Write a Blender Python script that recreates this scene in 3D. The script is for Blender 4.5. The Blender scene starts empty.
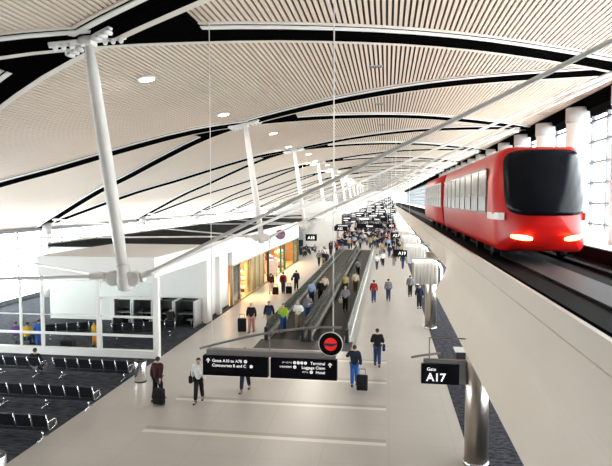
import bpy, bmesh, math, random
from mathutils import Vector, Matrix, Quaternion
random.seed(7)
PI = math.pi
SC = bpy.context.scene
COL = SC.collection

# ------------------------------------------------------------------ materials
MATS = {}
def mat(name, color, rough=0.5, metal=0.0, emit=None, estr=0.0, var=0.0, vscale=6.0, spec=0.5, bump=0.0, trans=0.0):
    if name in MATS: return MATS[name]
    m = bpy.data.materials.new(name); m.use_nodes = True
    nt = m.node_tree; b = nt.nodes['Principled BSDF']
    b.inputs['Base Color'].default_value = (*color, 1)
    b.inputs['Roughness'].default_value = rough
    b.inputs['Metallic'].default_value = metal
    b.inputs['Specular IOR Level'].default_value = spec
    if emit:
        b.inputs['Emission Color'].default_value = (*emit, 1)
        b.inputs['Emission Strength'].default_value = estr
    if var > 0 or bump > 0:
        tc = nt.nodes.new('ShaderNodeTexCoord')
        nz = nt.nodes.new('ShaderNodeTexNoise'); nz.inputs['Scale'].default_value = vscale
        nz.inputs['Detail'].default_value = 4
        nt.links.new(tc.outputs['Object'], nz.inputs['Vector'])
        if var > 0:
            mr = nt.nodes.new('ShaderNodeMapRange')
            mr.inputs[1].default_value = .3; mr.inputs[2].default_value = .7
            mr.inputs[3].default_value = 1 - var; mr.inputs[4].default_value = 1 + var
            mx = nt.nodes.new('ShaderNodeMix'); mx.data_type = 'RGBA'; mx.blend_type = 'MULTIPLY'
            mx.inputs[0].default_value = 1
            mx.inputs[6].default_value = (*color, 1)
            nt.links.new(nz.outputs['Fac'], mr.inputs[0])
            nt.links.new(mr.outputs[0], mx.inputs[7])
            nt.links.new(mx.outputs[2], b.inputs['Base Color'])
        if bump > 0:
            bp = nt.nodes.new('ShaderNodeBump'); bp.inputs['Strength'].default_value = bump
            nt.links.new(nz.outputs['Fac'], bp.inputs['Height'])
            nt.links.new(bp.outputs[0], b.inputs['Normal'])
    MATS[name] = m
    return m

def glass(name, tint=(1, 1, 1), refl=0.06, rough=0.02):
    m = bpy.data.materials.new(name); m.use_nodes = True
    nt = m.node_tree; nt.nodes.clear()
    o = nt.nodes.new('ShaderNodeOutputMaterial')
    t = nt.nodes.new('ShaderNodeBsdfTransparent'); t.inputs[0].default_value = (*tint, 1)
    g = nt.nodes.new('ShaderNodeBsdfGlossy'); g.inputs['Roughness'].default_value = rough
    lw = nt.nodes.new('ShaderNodeLayerWeight'); pw = nt.nodes.new('ShaderNodeMath'); pw.operation = 'POWER'; pw.inputs[1].default_value = 6
    ml = nt.nodes.new('ShaderNodeMath'); ml.operation = 'MULTIPLY_ADD'; ml.inputs[1].default_value = .3; ml.inputs[2].default_value = .03
    nt.links.new(lw.outputs['Facing'], pw.inputs[0]); nt.links.new(pw.outputs[0], ml.inputs[0])
    mx = nt.nodes.new('ShaderNodeMixShader')
    nt.links.new(ml.outputs[0], mx.inputs[0]); nt.links.new(t.outputs[0], mx.inputs[1])
    nt.links.new(g.outputs[0], mx.inputs[2]); nt.links.new(mx.outputs[0], o.inputs[0])
    MATS[name] = m
    return m

WHITE = mat('white_paint', (.80, .79, .77), .45, var=.02, vscale=1.5)
WALLW = mat('wall_white', (.82, .81, .79), .6, var=.02, vscale=.6)
STEELW = mat('white_steel', (.82, .80, .78), .35, var=.03, vscale=3)
SLAT = mat('ceiling_slat', (.66, .55, .455), .55, var=.02, vscale=.4)
GAP = mat('ceiling_gap', (.045, .032, .025), .9, var=.1, vscale=2)
BLACKREC = mat('rib_black', (.002, .002, .002), .9, var=.1, vscale=3, spec=.0)
FASC = mat('rib_fascia', (.70, .64, .57), .5, var=.02, vscale=1)
GREYLIP = mat('grey_paint', (.33, .32, .31), .5, var=.05)
BEAM = mat('guideway_paint', (.66, .59, .52), .42, var=.025, vscale=.5)
TRACK = mat('track_black', (.005, .005, .006), .8, var=.25, vscale=.8, spec=.05)
GUIDE = mat('guide_concrete', (.018, .019, .024), .6, var=.1, vscale=1.2)
ROOFDARK = mat('roof_membrane', (.018, .019, .022), .95, var=.35, vscale=.7, spec=.05)
CHROME = mat('chrome', (.75, .75, .77), .18, 1.0, var=.02)
STEEL = mat('clad_steel', (.50, .45, .40), .30, 1.0, var=.06, vscale=2)
SILVER = mat('brushed_silver', (.62, .62, .63), .35, 1.0, var=.05)
VINYL = mat('seat_vinyl', (.012, .014, .02), .38, var=.2, vscale=8, spec=.4)
BLACK = mat('matte_black', (.012, .012, .014), .5, var=.15, vscale=8)
SIGNB = mat('sign_black', (.005, .005, .008), .5, var=.1, vscale=4, spec=.08)
SIGNG = mat('sign_grey', (.22, .21, .21), .45, var=.05)
LETTER = mat('sign_letter', (.9, .9, .9), .5, emit=(1, 1, 1), estr=.6, var=.01)
LAMPW = mat('lamp_lens', (.95, .94, .9), .4, emit=(1, .97, .9), estr=14)
COVE = mat('cove_light', (.95, .94, .9), .4, emit=(1, .95, .86), estr=2.6)
RED = mat('tram_red', (.56, .010, .009), .30, var=.03, vscale=1, spec=.28)
REDDK = mat('tram_red_dark', (.30, .012, .012), .3, var=.03)
DGLASS = mat('dark_windscreen', (.003, .004, .007), .22, var=.1, spec=.12)
HEADL = mat('headlight', (1, .8, .5), .4, emit=(1, .42, .10), estr=9)
HEADC = mat('headlight_core', (1, .9, .7), .4, emit=(1, .80, .42), estr=22)
WOOD = mat('shop_wood', (.42, .27, .12), .45, var=.2, vscale=3)
OLIVE = mat('shop_olive', (.34, .27, .10), .5, var=.1)
GREEN = mat('shop_green', (.015, .075, .045), .4, var=.1)
SHOPIN = mat('shop_interior', (.20, .10, .04), .7, var=.25, vscale=2)
PANE = glass('clear_pane', (.96, .98, .97))
PANEG = glass('green_pane', (.55, .66, .60))
BALU = mat('balustrade_panel', (.13, .16, .14), .18, var=.06, vscale=.6, spec=.6)
BELT = mat('walkway_belt', (.013, .011, .009), .8, var=.2, vscale=5)
PLATE = mat('comb_plate', (.045, .04, .04), .6, 0, var=.15)
RUBBER = mat('rubber', (.010, .010, .010), .6, var=.1)
SKIN = mat('skin', (.56, .36, .26), .55, var=.04)
SKIN2 = mat('skin_dark', (.16, .085, .055), .55, var=.04)
EYE = mat('eye_dark', (.02, .015, .012), .3)
CLEAR = mat('clerestory_teal', (.45, .58, .55), .3, var=.1)

def carpet(name, c1, c2, sx=1.2, sy=7.0):
    m = bpy.data.materials.new(name); m.use_nodes = True
    nt = m.node_tree; b = nt.nodes['Principled BSDF']; b.inputs['Roughness'].default_value = .95
    b.inputs['Specular IOR Level'].default_value = .1
    tc = nt.nodes.new('ShaderNodeTexCoord'); mp = nt.nodes.new('ShaderNodeMapping')
    mp.inputs['Scale'].default_value = (sx, sy, 1)
    nz = nt.nodes.new('ShaderNodeTexNoise'); nz.inputs['Scale'].default_value = 1.6; nz.inputs['Detail'].default_value = 5
    cr = nt.nodes.new('ShaderNodeValToRGB')
    cr.color_ramp.elements[0].position = .38; cr.color_ramp.elements[1].position = .64
    cr.color_ramp.elements[0].color = (*c1, 1); cr.color_ramp.elements[1].color = (*c2, 1)
    nt.links.new(tc.outputs['Object'], mp.inputs[0]); nt.links.new(mp.outputs[0], nz.inputs['Vector'])
    nt.links.new(nz.outputs['Fac'], cr.inputs[0]); nt.links.new(cr.outputs[0], b.inputs['Base Color'])
    MATS[name] = m
    return m
CARPET = carpet('carpet', (.018, .020, .027), (.080, .083, .10))
CARPET2 = carpet('gate_carpet', (.018, .018, .026), (.085, .085, .105), 3.0, 5.0)

def terrazzo():
    m = bpy.data.materials.new('terrazzo'); m.use_nodes = True
    nt = m.node_tree; N = nt.nodes; L = nt.links
    b = N['Principled BSDF']; b.inputs['Roughness'].default_value = .30
    tc = N.new('ShaderNodeTexCoord'); sp = N.new('ShaderNodeSeparateXYZ'); L.new(tc.outputs['Object'], sp.inputs[0])
    def mth(op, a, bb=None, c=None):
        n = N.new('ShaderNodeMath'); n.operation = op
        for i, v in enumerate((a, bb, c)):
            if v is None: continue
            if isinstance(v, (int, float)): n.inputs[i].default_value = v
            else: L.new(v, n.inputs[i])
        return n.outputs[0]
    x, y = sp.outputs[0], sp.outputs[1]
    inx = mth('MULTIPLY', mth('GREATER_THAN', x, -8.15), mth('LESS_THAN', x, .03))
    iny = mth('LESS_THAN', y, 29.5)
    ym = mth('MODULO', mth('ADD', y, 31.0 - 18.05 + .2), 3.1)
    strip = mth('MULTIPLY', mth('MULTIPLY', inx, iny), mth('LESS_THAN', ym, .24))
    dk = mth('MULTIPLY', mth('MULTIPLY', inx, iny), mth('MULTIPLY', mth('GREATER_THAN', ym, .24), mth('LESS_THAN', ym, .50)))
    jx = mth('LESS_THAN', mth('MODULO', mth('ADD', x, 40.9), 2.05), .03)
    jy = mth('LESS_THAN', mth('MODULO', mth('ADD', y, 31.0 - 18.05 + 1.6), 1.55), .03)
    jn = mth('MAXIMUM', jx, jy)
    nz = N.new('ShaderNodeTexNoise'); nz.inputs['Scale'].default_value = 30; nz.inputs['Detail'].default_value = 6
    L.new(tc.outputs['Object'], nz.inputs['Vector'])
    nz2 = N.new('ShaderNodeTexNoise'); nz2.inputs['Scale'].default_value = .5; nz2.inputs['Detail'].default_value = 3
    L.new(tc.outputs['Object'], nz2.inputs['Vector'])
    cr = N.new('ShaderNodeValToRGB')
    cr.color_ramp.elements[0].position = .3; cr.color_ramp.elements[1].position = .7
    cr.color_ramp.elements[0].color = (.47, .435, .40, 1); cr.color_ramp.elements[1].color = (.55, .515, .48, 1)
    L.new(mth('MULTIPLY_ADD', nz.outputs['Fac'], .5, mth('MULTIPLY', nz2.outputs['Fac'], .5)), cr.inputs[0])
    def mix(f, a, col):
        n = N.new('ShaderNodeMix'); n.data_type = 'RGBA'
        L.new(f, n.inputs[0]); L.new(a, n.inputs[6]); n.inputs[7].default_value = (*col, 1)
        return n.outputs[2]
    c = mix(mth('MULTIPLY', jn, .35), cr.outputs[0], (.36, .32, .28))
    c = mix(mth('MULTIPLY', dk, .8), c, (.36, .32, .285))
    c = mix(strip, c, (.74, .70, .65))
    L.new(c, b.inputs['Base Color'])
    MATS['terrazzo'] = m
    return m
TERR = terrazzo()

def cloth(name, c): return mat('cloth_' + name, c, .8, var=.12, vscale=7, spec=.2)

# ------------------------------------------------------------------ mesh helpers
def box(bm, x0, x1, y0, y1, z0, z1, M=None, mi=0):
    vs = [bm.verts.new((x, y, z)) for z in (z0, z1) for y in (y0, y1) for x in (x0, x1)]
    for q in ((0, 2, 3, 1), (4, 5, 7, 6), (0, 1, 5, 4), (2, 6, 7, 3), (0, 4, 6, 2), (1, 3, 7, 5)):
        f = bm.faces.new([vs[i] for i in q]); f.material_index = mi
    if M is not None:
        for v in vs: v.co = M @ v.co
    return vs

def rbox(bm, x0, x1, y0, y1, z0, z1, r=.03, seg=2, M=None):
    t = bmesh.new(); box(t, x0, x1, y0, y1, z0, z1)
    bmesh.ops.bevel(t, geom=t.edges[:], offset=r, segments=seg, profile=.5, affect='EDGES')
    if M is not None: t.transform(M)
    me = bpy.data.meshes.new('tmp'); t.to_mesh(me); t.free(); bm.from_mesh(me); bpy.data.meshes.remove(me)

def tube(bm, pts, r, seg=8, caps=True):
    pts = [Vector(p) for p in pts]
    n = len(pts)
    rs = r if isinstance(r, (list, tuple)) else [r] * n
    rings = []
    ref = None
    for i, p in enumerate(pts):
        if i == 0: d = pts[1] - p
        elif i == n - 1: d = p - pts[i - 1]
        else: d = (pts[i + 1] - p).normalized() + (p - pts[i - 1]).normalized()
        d.normalize()
        if ref is None:
            ref = Vector((0, 0, 1)) if abs(d.z) < .9 else Vector((1, 0, 0))
        a = ref - d * ref.dot(d)
        if a.length < 1e-4: a = d.orthogonal()
        a.normalize(); b = d.cross(a)
        ref = a
        rings.append([bm.verts.new(p + (a * math.cos(t) + b * math.sin(t)) * rs[i]) for t in (2 * PI * k / seg for k in range(seg))])
    for i in range(n - 1):
        for k in range(seg):
            f = bm.faces.new((rings[i][k], rings[i][(k + 1) % seg], rings[i + 1][(k + 1) % seg], rings[i + 1][k])); f.smooth = True
    if caps:
        bm.faces.new(rings[0][::-1]); bm.faces.new(rings[-1])

def lathe(bm, prof, seg=24, M=None, smooth=True):
    rings = []
    for r, z in prof:
        ring = [bm.verts.new((r * math.cos(2 * PI * k / seg), r * math.sin(2 * PI * k / seg), z)) for k in range(seg)]
        if M is not None:
            for v in ring: v.co = M @ v.co
        rings.append(ring)
    for i in range(len(rings) - 1):
        for k in range(seg):
            f = bm.faces.new((rings[i][k], rings[i][(k + 1) % seg], rings[i + 1][(k + 1) % seg], rings[i + 1][k])); f.smooth = smooth
    bm.faces.new(rings[0][::-1]); bm.faces.new(rings[-1])

def prism(bm, poly, a0, a1, axis='Y', smooth=False):
    """poly of (u,v) extruded along axis; Y: u=x v=z ; X: u=y v=z ; Z: u=x v=y"""
    def P(u, v, a): return (u, a, v) if axis == 'Y' else ((a, u, v) if axis == 'X' else (u, v, a))
    A = [bm.verts.new(P(u, v, a0)) for u, v in poly]; B = [bm.verts.new(P(u, v, a1)) for u, v in poly]
    n = len(poly)
    for i in range(n):
        f = bm.faces.new((A[i], A[(i + 1) % n], B[(i + 1) % n], B[i])); f.smooth = smooth
    bm.faces.new(A[::-1]); bm.faces.new(B)

def ball(bm, c, r, u=12, v=8, sc=(1, 1, 1)):
    M = Matrix.Translation(c) @ Matrix.Diagonal((r * sc[0], r * sc[1], r * sc[2], 1))
    res = bmesh.ops.create_uvsphere(bm, u_segments=u, v_segments=v, radius=1, matrix=M)
    for vv in res['verts']:
        for f in vv.link_faces: f.smooth = True

def obj(name, bm, m, parent=None, fix=True):
    if fix: bmesh.ops.recalc_face_normals(bm, faces=bm.faces[:])
    me = bpy.data.meshes.new(name); bm.to_mesh(me); bm.free()
    for mm in (m if isinstance(m, (list, tuple)) else [m]): me.materials.append(mm)
    o = bpy.data.objects.new(name, me); COL.objects.link(o)
    if parent is not None: o.parent = parent
    return o

def thing(name, label, cat, loc=(0, 0, 0), rz=0, group=None):
    o = bpy.data.objects.new(name, None); COL.objects.link(o)
    o.empty_display_size = .2
    o.location = loc; o.rotation_euler = (0, 0, rz)
    return tag(o, label, cat, group)
def tag(o, label, cat, group=None):
    o['label'] = label; o['category'] = cat
    if group: o['group'] = group
    return o
def struct(name, bm, m, parent=None):
    o = obj(name, bm, m, parent)
    if parent is None: o['kind'] = 'structure'
    return o
def dup(root, loc, rz=0, label=None, group=None, scale=None):
    r = root.copy(); COL.objects.link(r); r.location = loc; r.rotation_euler = (0, 0, rz)
    if scale: r.scale = (scale,) * 3
    if label: r['label'] = label
    if group: r['group'] = group
    elif 'group' in r.keys(): del r['group']
    for ch in list(root.children):
        c = ch.copy(); COL.objects.link(c); c.parent = r
        for g in ch.children:
            d = g.copy(); COL.objects.link(d); d.parent = c
    return r
B = bmesh.new
ORD = ['first', 'second', 'third', 'fourth', 'fifth', 'sixth', 'seventh', 'eighth', 'ninth', 'tenth', 'eleventh', 'twelfth']
ORD += ['thirteenth', 'fourteenth', 'fifteenth', 'sixteenth']

def text_bm(bm, s, size, M, align='LEFT', bold=.012, depth=.006):
    cu = bpy.data.curves.new('t', 'FONT'); cu.body = s; cu.size = size; cu.align_x = align
    cu.extrude = depth / 2; cu.offset = bold * size; cu.resolution_u = 3
    o = bpy.data.objects.new('t', cu); COL.objects.link(o)
    dg = bpy.context.evaluated_depsgraph_get(); ev = o.evaluated_get(dg)
    me = bpy.data.meshes.new_from_object(ev)
    t = bmesh.new(); t.from_mesh(me); t.transform(M)
    me2 = bpy.data.meshes.new('t2'); t.to_mesh(me2); t.free(); bm.from_mesh(me2)
    COL.objects.unlink(o); bpy.data.objects.remove(o); bpy.data.curves.remove(cu)
    bpy.data.meshes.remove(me); bpy.data.meshes.remove(me2)
# matrix turning text (xy plane) into a sign facing -Y
def facing(x, y, z): return Matrix.Translation((x, y, z)) @ Matrix.Rotation(PI / 2, 4, 'X')
def disc(bm, x, y, z, r, d=.006, seg=20):
    prism(bm, [(x + r * math.cos(2 * PI * k / seg), z + r * math.sin(2 * PI * k / seg)) for k in range(seg)], y, y - d, 'Y')
def arrow_up(bm, x, y, z, s, d=.006):
    prism(bm, [(x, z + .5 * s), (x + .42 * s, z + .05 * s), (x + .26 * s, z - .04 * s), (x + .09 * s, z + .14 * s), (x + .09 * s, z - .42 * s),
               (x - .09 * s, z - .42 * s), (x - .09 * s, z + .14 * s), (x - .26 * s, z - .04 * s), (x - .42 * s, z + .05 * s)], y, y - d, 'Y')

# ------------------------------------------------------------------ roof profile
PROF = [(-29.5, 4.9), (-28, 5.55), (-26.5, 6.2), (-21, 8.5), (-17.9, 9.55), (-15.3, 10.5), (-11.4, 11.8), (-8.4, 12.45), (-5.2, 12.90), (-2.8, 13.15),
        (.7, 13.36), (4, 13.36), (8.3, 13.12), (9.9, 12.95), (11.5, 12.75)]
def roofz(x):
    P = PROF
    for i in range(len(P) - 1):
        if x <= P[i + 1][0] or i == len(P) - 2:
            p0 = P[max(i - 1, 0)]; p1 = P[i]; p2 = P[i + 1]; p3 = P[min(i + 2, len(P) - 1)]
            h = p2[0] - p1[0]; t = (x - p1[0]) / h
            m1 = (p2[1] - p0[1]) / (p2[0] - p0[0]) * h; m2 = (p3[1] - p1[1]) / (p3[0] - p1[0]) * h
            return ((2 * t**3 - 3 * t**2 + 1) * p1[1] + (t**3 - 2 * t**2 + t) * m1 + (-2 * t**3 + 3 * t**2) * p2[1] + (t**3 - t**2) * m2)
YN, YF = -5.0, 330.0
XL, XR = -28.0, 10.8

# ceiling slats: real slats with dark gaps between
bm = B()
x = XL - .6; pitch = .17
while x < XR - .05:
    sl = (roofz(x + .01) - roofz(x)) / .01
    dx = pitch / math.sqrt(1 + sl * sl)
    w = .57 * dx
    za, zb = roofz(x), roofz(x + w)
    A = [(x, za), (x + w, zb), (x + w, zb + .07), (x, za + .07)]
    prism(bm, A, YN, YF, 'Y')
    x += dx
struct('ceiling', bm, SLAT)
bm = B()
xs = [XL - .7 + i * (XR + .2 - XL + .7) / 60 for i in range(61)]
lo = [(x, roofz(x) + .07) for x in xs]; hi = [(x, z + .35) for x, z in lo]
prism(bm, lo + hi[::-1], YN, YF, 'Y')
struct('roof_backing', bm, GAP)

# ribs (zig-zag lattice): L -> N -> R nodes
XN, XRN, XLN = -8.4, 9.7, -27.6
def yN(k): return 15.3 + 18 * k
NT = 0
def rib(pts, white_side):
    """pts: plan polyline (x,y); strip follows the roof"""
    global NT
    NT += 1
    st = []
    for (x0, y0), (x1, y1) in zip(pts[:-1], pts[1:]):
        n = 14
        for i in range(n + (1 if (x1, y1) == pts[-1] else 0)):
            t = i / n; st.append((x0 + (x1 - x0) * t, y0 + (y1 - y0) * t, math.atan2(y1 - y0, x1 - x0)))
    def strip(bm, a, b, d0, d1, d2=None):
        d2 = d1 if d2 is None else d2
        rows = []
        for (x, y, an) in st:
            nx, ny = -math.sin(an), math.cos(an)
            row = []
            for o, d in ((a, d0), (b, d0), (b, d2), (a, d1)):
                X = min(max(x + nx * o, XL - .4), XR - .1); Y = y + ny * o
                row.append(bm.verts.new((X, Y, roofz(X) - d)))
            rows.append(row)
        for r0, r1 in zip(rows[:-1], rows[1:]):
            for k in range(4):
                bm.faces.new((r0[k], r0[(k + 1) % 4], r1[(k + 1) % 4], r1[k]))
        bm.faces.new(rows[0]); bm.faces.new(rows[-1][::-1])
    bm = B(); strip(bm, -.58, .52, -.02, .04, .17)
    o = struct('trim_%d' % NT, bm, BLACKREC)
    bm = B(); strip(bm, -.53, -.34, .03, .085, .095); obj('rib_chord', bm, STEELW, o)
    bm = B(); strip(bm, .54, .86, -.02, .14); obj('rib_fascia', bm, FASC, o)
    bm = B(); strip(bm, -.70, -.60, -.02, .04); obj('rib_edge', bm, FASC, o)
    return o
def gusset(k, o):
    for s in (-1, 1):
        bm = B(); rows = []
        for i in range(7):
            d = 3.0 * i / 6; x = XN + s * d; h = d * .5
            rows.append([bm.verts.new((x, yN(k) + yy, roofz(x) - dz)) for yy, dz in ((-h - .02, -.02), (h + .02, -.02), (h + .02, .13), (-h - .02, .13))])
        for a, b in zip(rows[:-1], rows[1:]):
            for q in range(4): bm.faces.new((a[q], a[(q + 1) % 4], b[(q + 1) % 4], b[q]))
        bm.faces.new(rows[0]); bm.faces.new(rows[-1][::-1])
        obj('rib_gusset', bm, BLACKREC, o)
for k in range(-1, 17):
    gusset(k, rib([(XLN, yN(k) - 9), (XN, yN(k)), (XRN, yN(k) + 9)], 1))
    rib([(XLN, yN(k) + 9), (XN, yN(k)), (XRN, yN(k) - 9)], 1)

# ------------------------------------------------------------------ floors
bm = B(); box(bm, -11.1, 2.56, YN, YF, -.3, 0)
struct('floor', bm, TERR)
bm = B(); box(bm, XL - .6, -11.1, YN, YF, -.3, .004)
struct('floor_carpet_left', bm, CARPET)
bm = B(); box(bm, 2.56, XR + .4, YN, YF, -.3, .004)
struct('floor_carpet_right', bm, CARPET2)

# ------------------------------------------------------------------ left curtain wall
bm = B()
y = YN
while y < YF:
    box(bm, XL - .05, XL + .05, y - .04, y + .04, .3, roofz(XL)); y += 3.0
for z in (.0, 1.35, 2.7, 4.05):
    box(bm, XL - .06, XL + .06, YN, YF, z, z + (.35 if z == 0 else .07))
box(bm, XL - .25, XL + .25, YN, YF, roofz(XL) - .25, roofz(XL) + .02)
w = struct('wall_left', bm, mat('mullion_grey', (.12, .125, .135), .5, var=.03))
bm = B(); box(bm, XL - .015, XL + .015, YN, YF, .35, roofz(XL) - .25)
p = obj('window_pane', bm, PANE, w)
bm = B(); box(bm, XL - .3, XL - .08, YN, 2, 0, roofz(XL)); struct('wall_left_light_block', bm, mat('light_block_wall', (.30, .26, .22), .7, var=.05))  # unseen solid stretch outside the glazing, added to cut light near the camera
bm = B(); box(bm, XR + .08, XR + .3, YN, 6, 0, roofz(XR)); struct('wall_right_light_block', bm, mat('light_block_wall', (.30, .26, .22), .7, var=.05))  # likewise unseen, added to block daylight from the near right windows
# round columns standing along the left glazing at the rib ends
def wall_column(x, y, z0, z1, r, m, name='column', cap=None):
    bm = B(); lathe(bm, [(r, z0), (r, z1)], 28, Matrix.Translation((x, y, 0)))
    o = struct(name, bm, m)
    if cap:
        bm = B(); lathe(bm, [(r * 1.08, cap), (r * 1.08, z1 + .2)], 28, Matrix.Translation((x, y, 0))); obj('column_collar', bm, GREYLIP, o)
    return o
for k in range(0, 9):
    wall_column(-27.0, yN(k) + 9, 0, 5.95, .32, STEELW, cap=5.1)

# ------------------------------------------------------------------ right curtain wall (upper and lower)
bm = B()
y = YN
while y < YF:
    box(bm, XR - .09, XR + .09, y - .06, y + .06, 0, roofz(XR)); y += 2.2
for i in range(13):
    z = i * 1.08
    if z < roofz(XR) - .2: box(bm, XR - .08, XR + .08, YN, YF, z, z + .12)
w = struct('wall_right', bm, mat('mullion_grey', (.12, .125, .135), .5, var=.03))
bm = B(); box(bm, XR - .015, XR + .015, YN, YF, .1, roofz(XR) - .1); obj('window_pane', bm, PANE, w)
bm = B(); box(bm, XR - 1.0, XR + .2, YN, YF, 12.25, roofz(XR - 1) - .02)
struct('trim_eave', bm, BLACKREC)
for i in range(14):
    wall_column(9.55, 24.9 + 6 * i, 5.95, 12.25, .52, WHITE, cap=11.7)

# ------------------------------------------------------------------ end walls
bm = B(); box(bm, XL - .6, XR + .4, YF, YF + .4, 0, 14); struct('wall_far', bm, WALLW)
bm = B(); prism(bm, [(XL - .5, 0)] + [(XL - .5 + i * (XR + .7 - XL + .5) / 40, roofz(XL - .5 + i * (XR + .7 - XL + .5) / 40) + .2) for i in range(41)] + [(XR + .2, 0)], YN - .3, YN, 'Y')
struct('wall_near_light_block', bm, mat('light_block_wall', (.30, .26, .22), .7, var=.05))  # unseen end closed off with a dark wall to lessen light near the camera

# ------------------------------------------------------------------ tram guideway
def arc_break(p0, p1, p2, r=.5, n=6):
    p0, p1, p2 = Vector(p0), Vector(p1), Vector(p2)
    a = p1 + (p0 - p1).normalized() * r; c = p1 + (p2 - p1).normalized() * r
    out = []
    for i in range(n + 1):
        t = i / n; q = a * (1 - t)**2 + p1 * 2 * t * (1 - t) + c * t * t; out.append((q.x, q.y))
    return out
upper = [(2.55, 5.77), (2.57, 5.78), (2.57, 5.795), (2.547, 5.80), (2.45, 6.24), (2.53, 6.24), (2.53, 5.9)]
poly = [(2.20, 3.56)] + arc_break((2.20, 3.56), (2.76, 4.62), (2.55, 5.77), .35) + upper + [
        (XR - .1, 5.9), (XR - .1, 3.56)]
bm = B(); prism(bm, poly, YN, 26.8, 'Y')
o = struct('guideway', bm, BEAM)
poly2 = [(2.72, 4.70)] + upper + [(XR - .1, 5.9), (XR - .1, 4.70)]
bm = B(); prism(bm, poly2, 26.8, YF, 'Y'); obj('guideway_span', bm, BEAM, o)
bm = B(); box(bm, 2.53, 6.35, YN, YF, 5.9, 5.95)
box(bm, 2.53, 2.58, YN, YF, 5.95, 6.22)
box(bm, 6.2, 6.35, YN, YF, 5.95, 6.35)
for x in (2.95, 5.35): box(bm, x, x + .22, YN, YF, 5.95, 6.04)
tb = struct('track_bed', bm, TRACK)
bm = B(); box(bm, 3.75, 4.65, YN, YF, 5.95, 6.0); obj('guide_beam', bm, GUIDE, tb)
bm = B(); box(bm, 6.35, XR - .1, YN, YF, 5.9, 5.96); struct('floor_upper', bm, WALLW)

bm = B(); box(bm, XL + .2, 2.0, YN + .05, 3.0, 5.55, 6.1); struct('floor_shade_bridge', bm, mat('shade_slab', (.16, .14, .12), .7, var=.05))  # unseen bridge slab under the camera, added to darken the near floor
# clad columns under the guideway
for k in range(-1, 8):
    if k == -1: continue
    yy = 16.98 + 18 * k
    bm = B(); lathe(bm, [(.34, 0), (.34, 3.68 if k == 0 else 4.68)], 32, Matrix.Translation((2.60 + .06, yy, 0)))
    o = struct('column', bm, STEEL)
    bm = B(); lathe(bm, [(.37, .004), (.37, .14)], 32, Matrix.Translation((2.66, yy, 0))); obj('column_base', bm, CHROME, o)

# glowing soffit frames, one every 9 m below the guideway edge
def soffit_frame(y, i):
    t = thing('soffit_frame', '%s glowing white soffit frame under the guideway edge, counted from the near end' % ORD[i], 'light frame', (0, y, 0))
    bm = B(); tube(bm, [(1.22, 0, 4.98), (2.0, 0, 4.98), (2.2, 0, 4.95), (2.45, 0, 4.80)], .055, 8)
    obj('light_bar', bm, COVE, t)
    bm = B(); tube(bm, [(2.45, 0, 4.80), (2.54, 0, 4.6), (2.54, 0, 3.85)], .05, 8); obj('light_post', bm, COVE, t)
    bm = B(); rbox(bm, 1.2, 2.72, -.03, .20, 5.03, 5.08, .02); obj('housing', bm, WHITE, t)
    bm = B()
    for j in range(7): lathe(bm, [(.085, 3.85), (.085, 4.9)], 10, Matrix.Translation((1.36 + j * .155, .12, 0)))
    obj('fluted_panel', bm, PANEG if False else WHITE, t)
for i in range(12): soffit_frame(27.0 + 9.2 * i, i)
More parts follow.
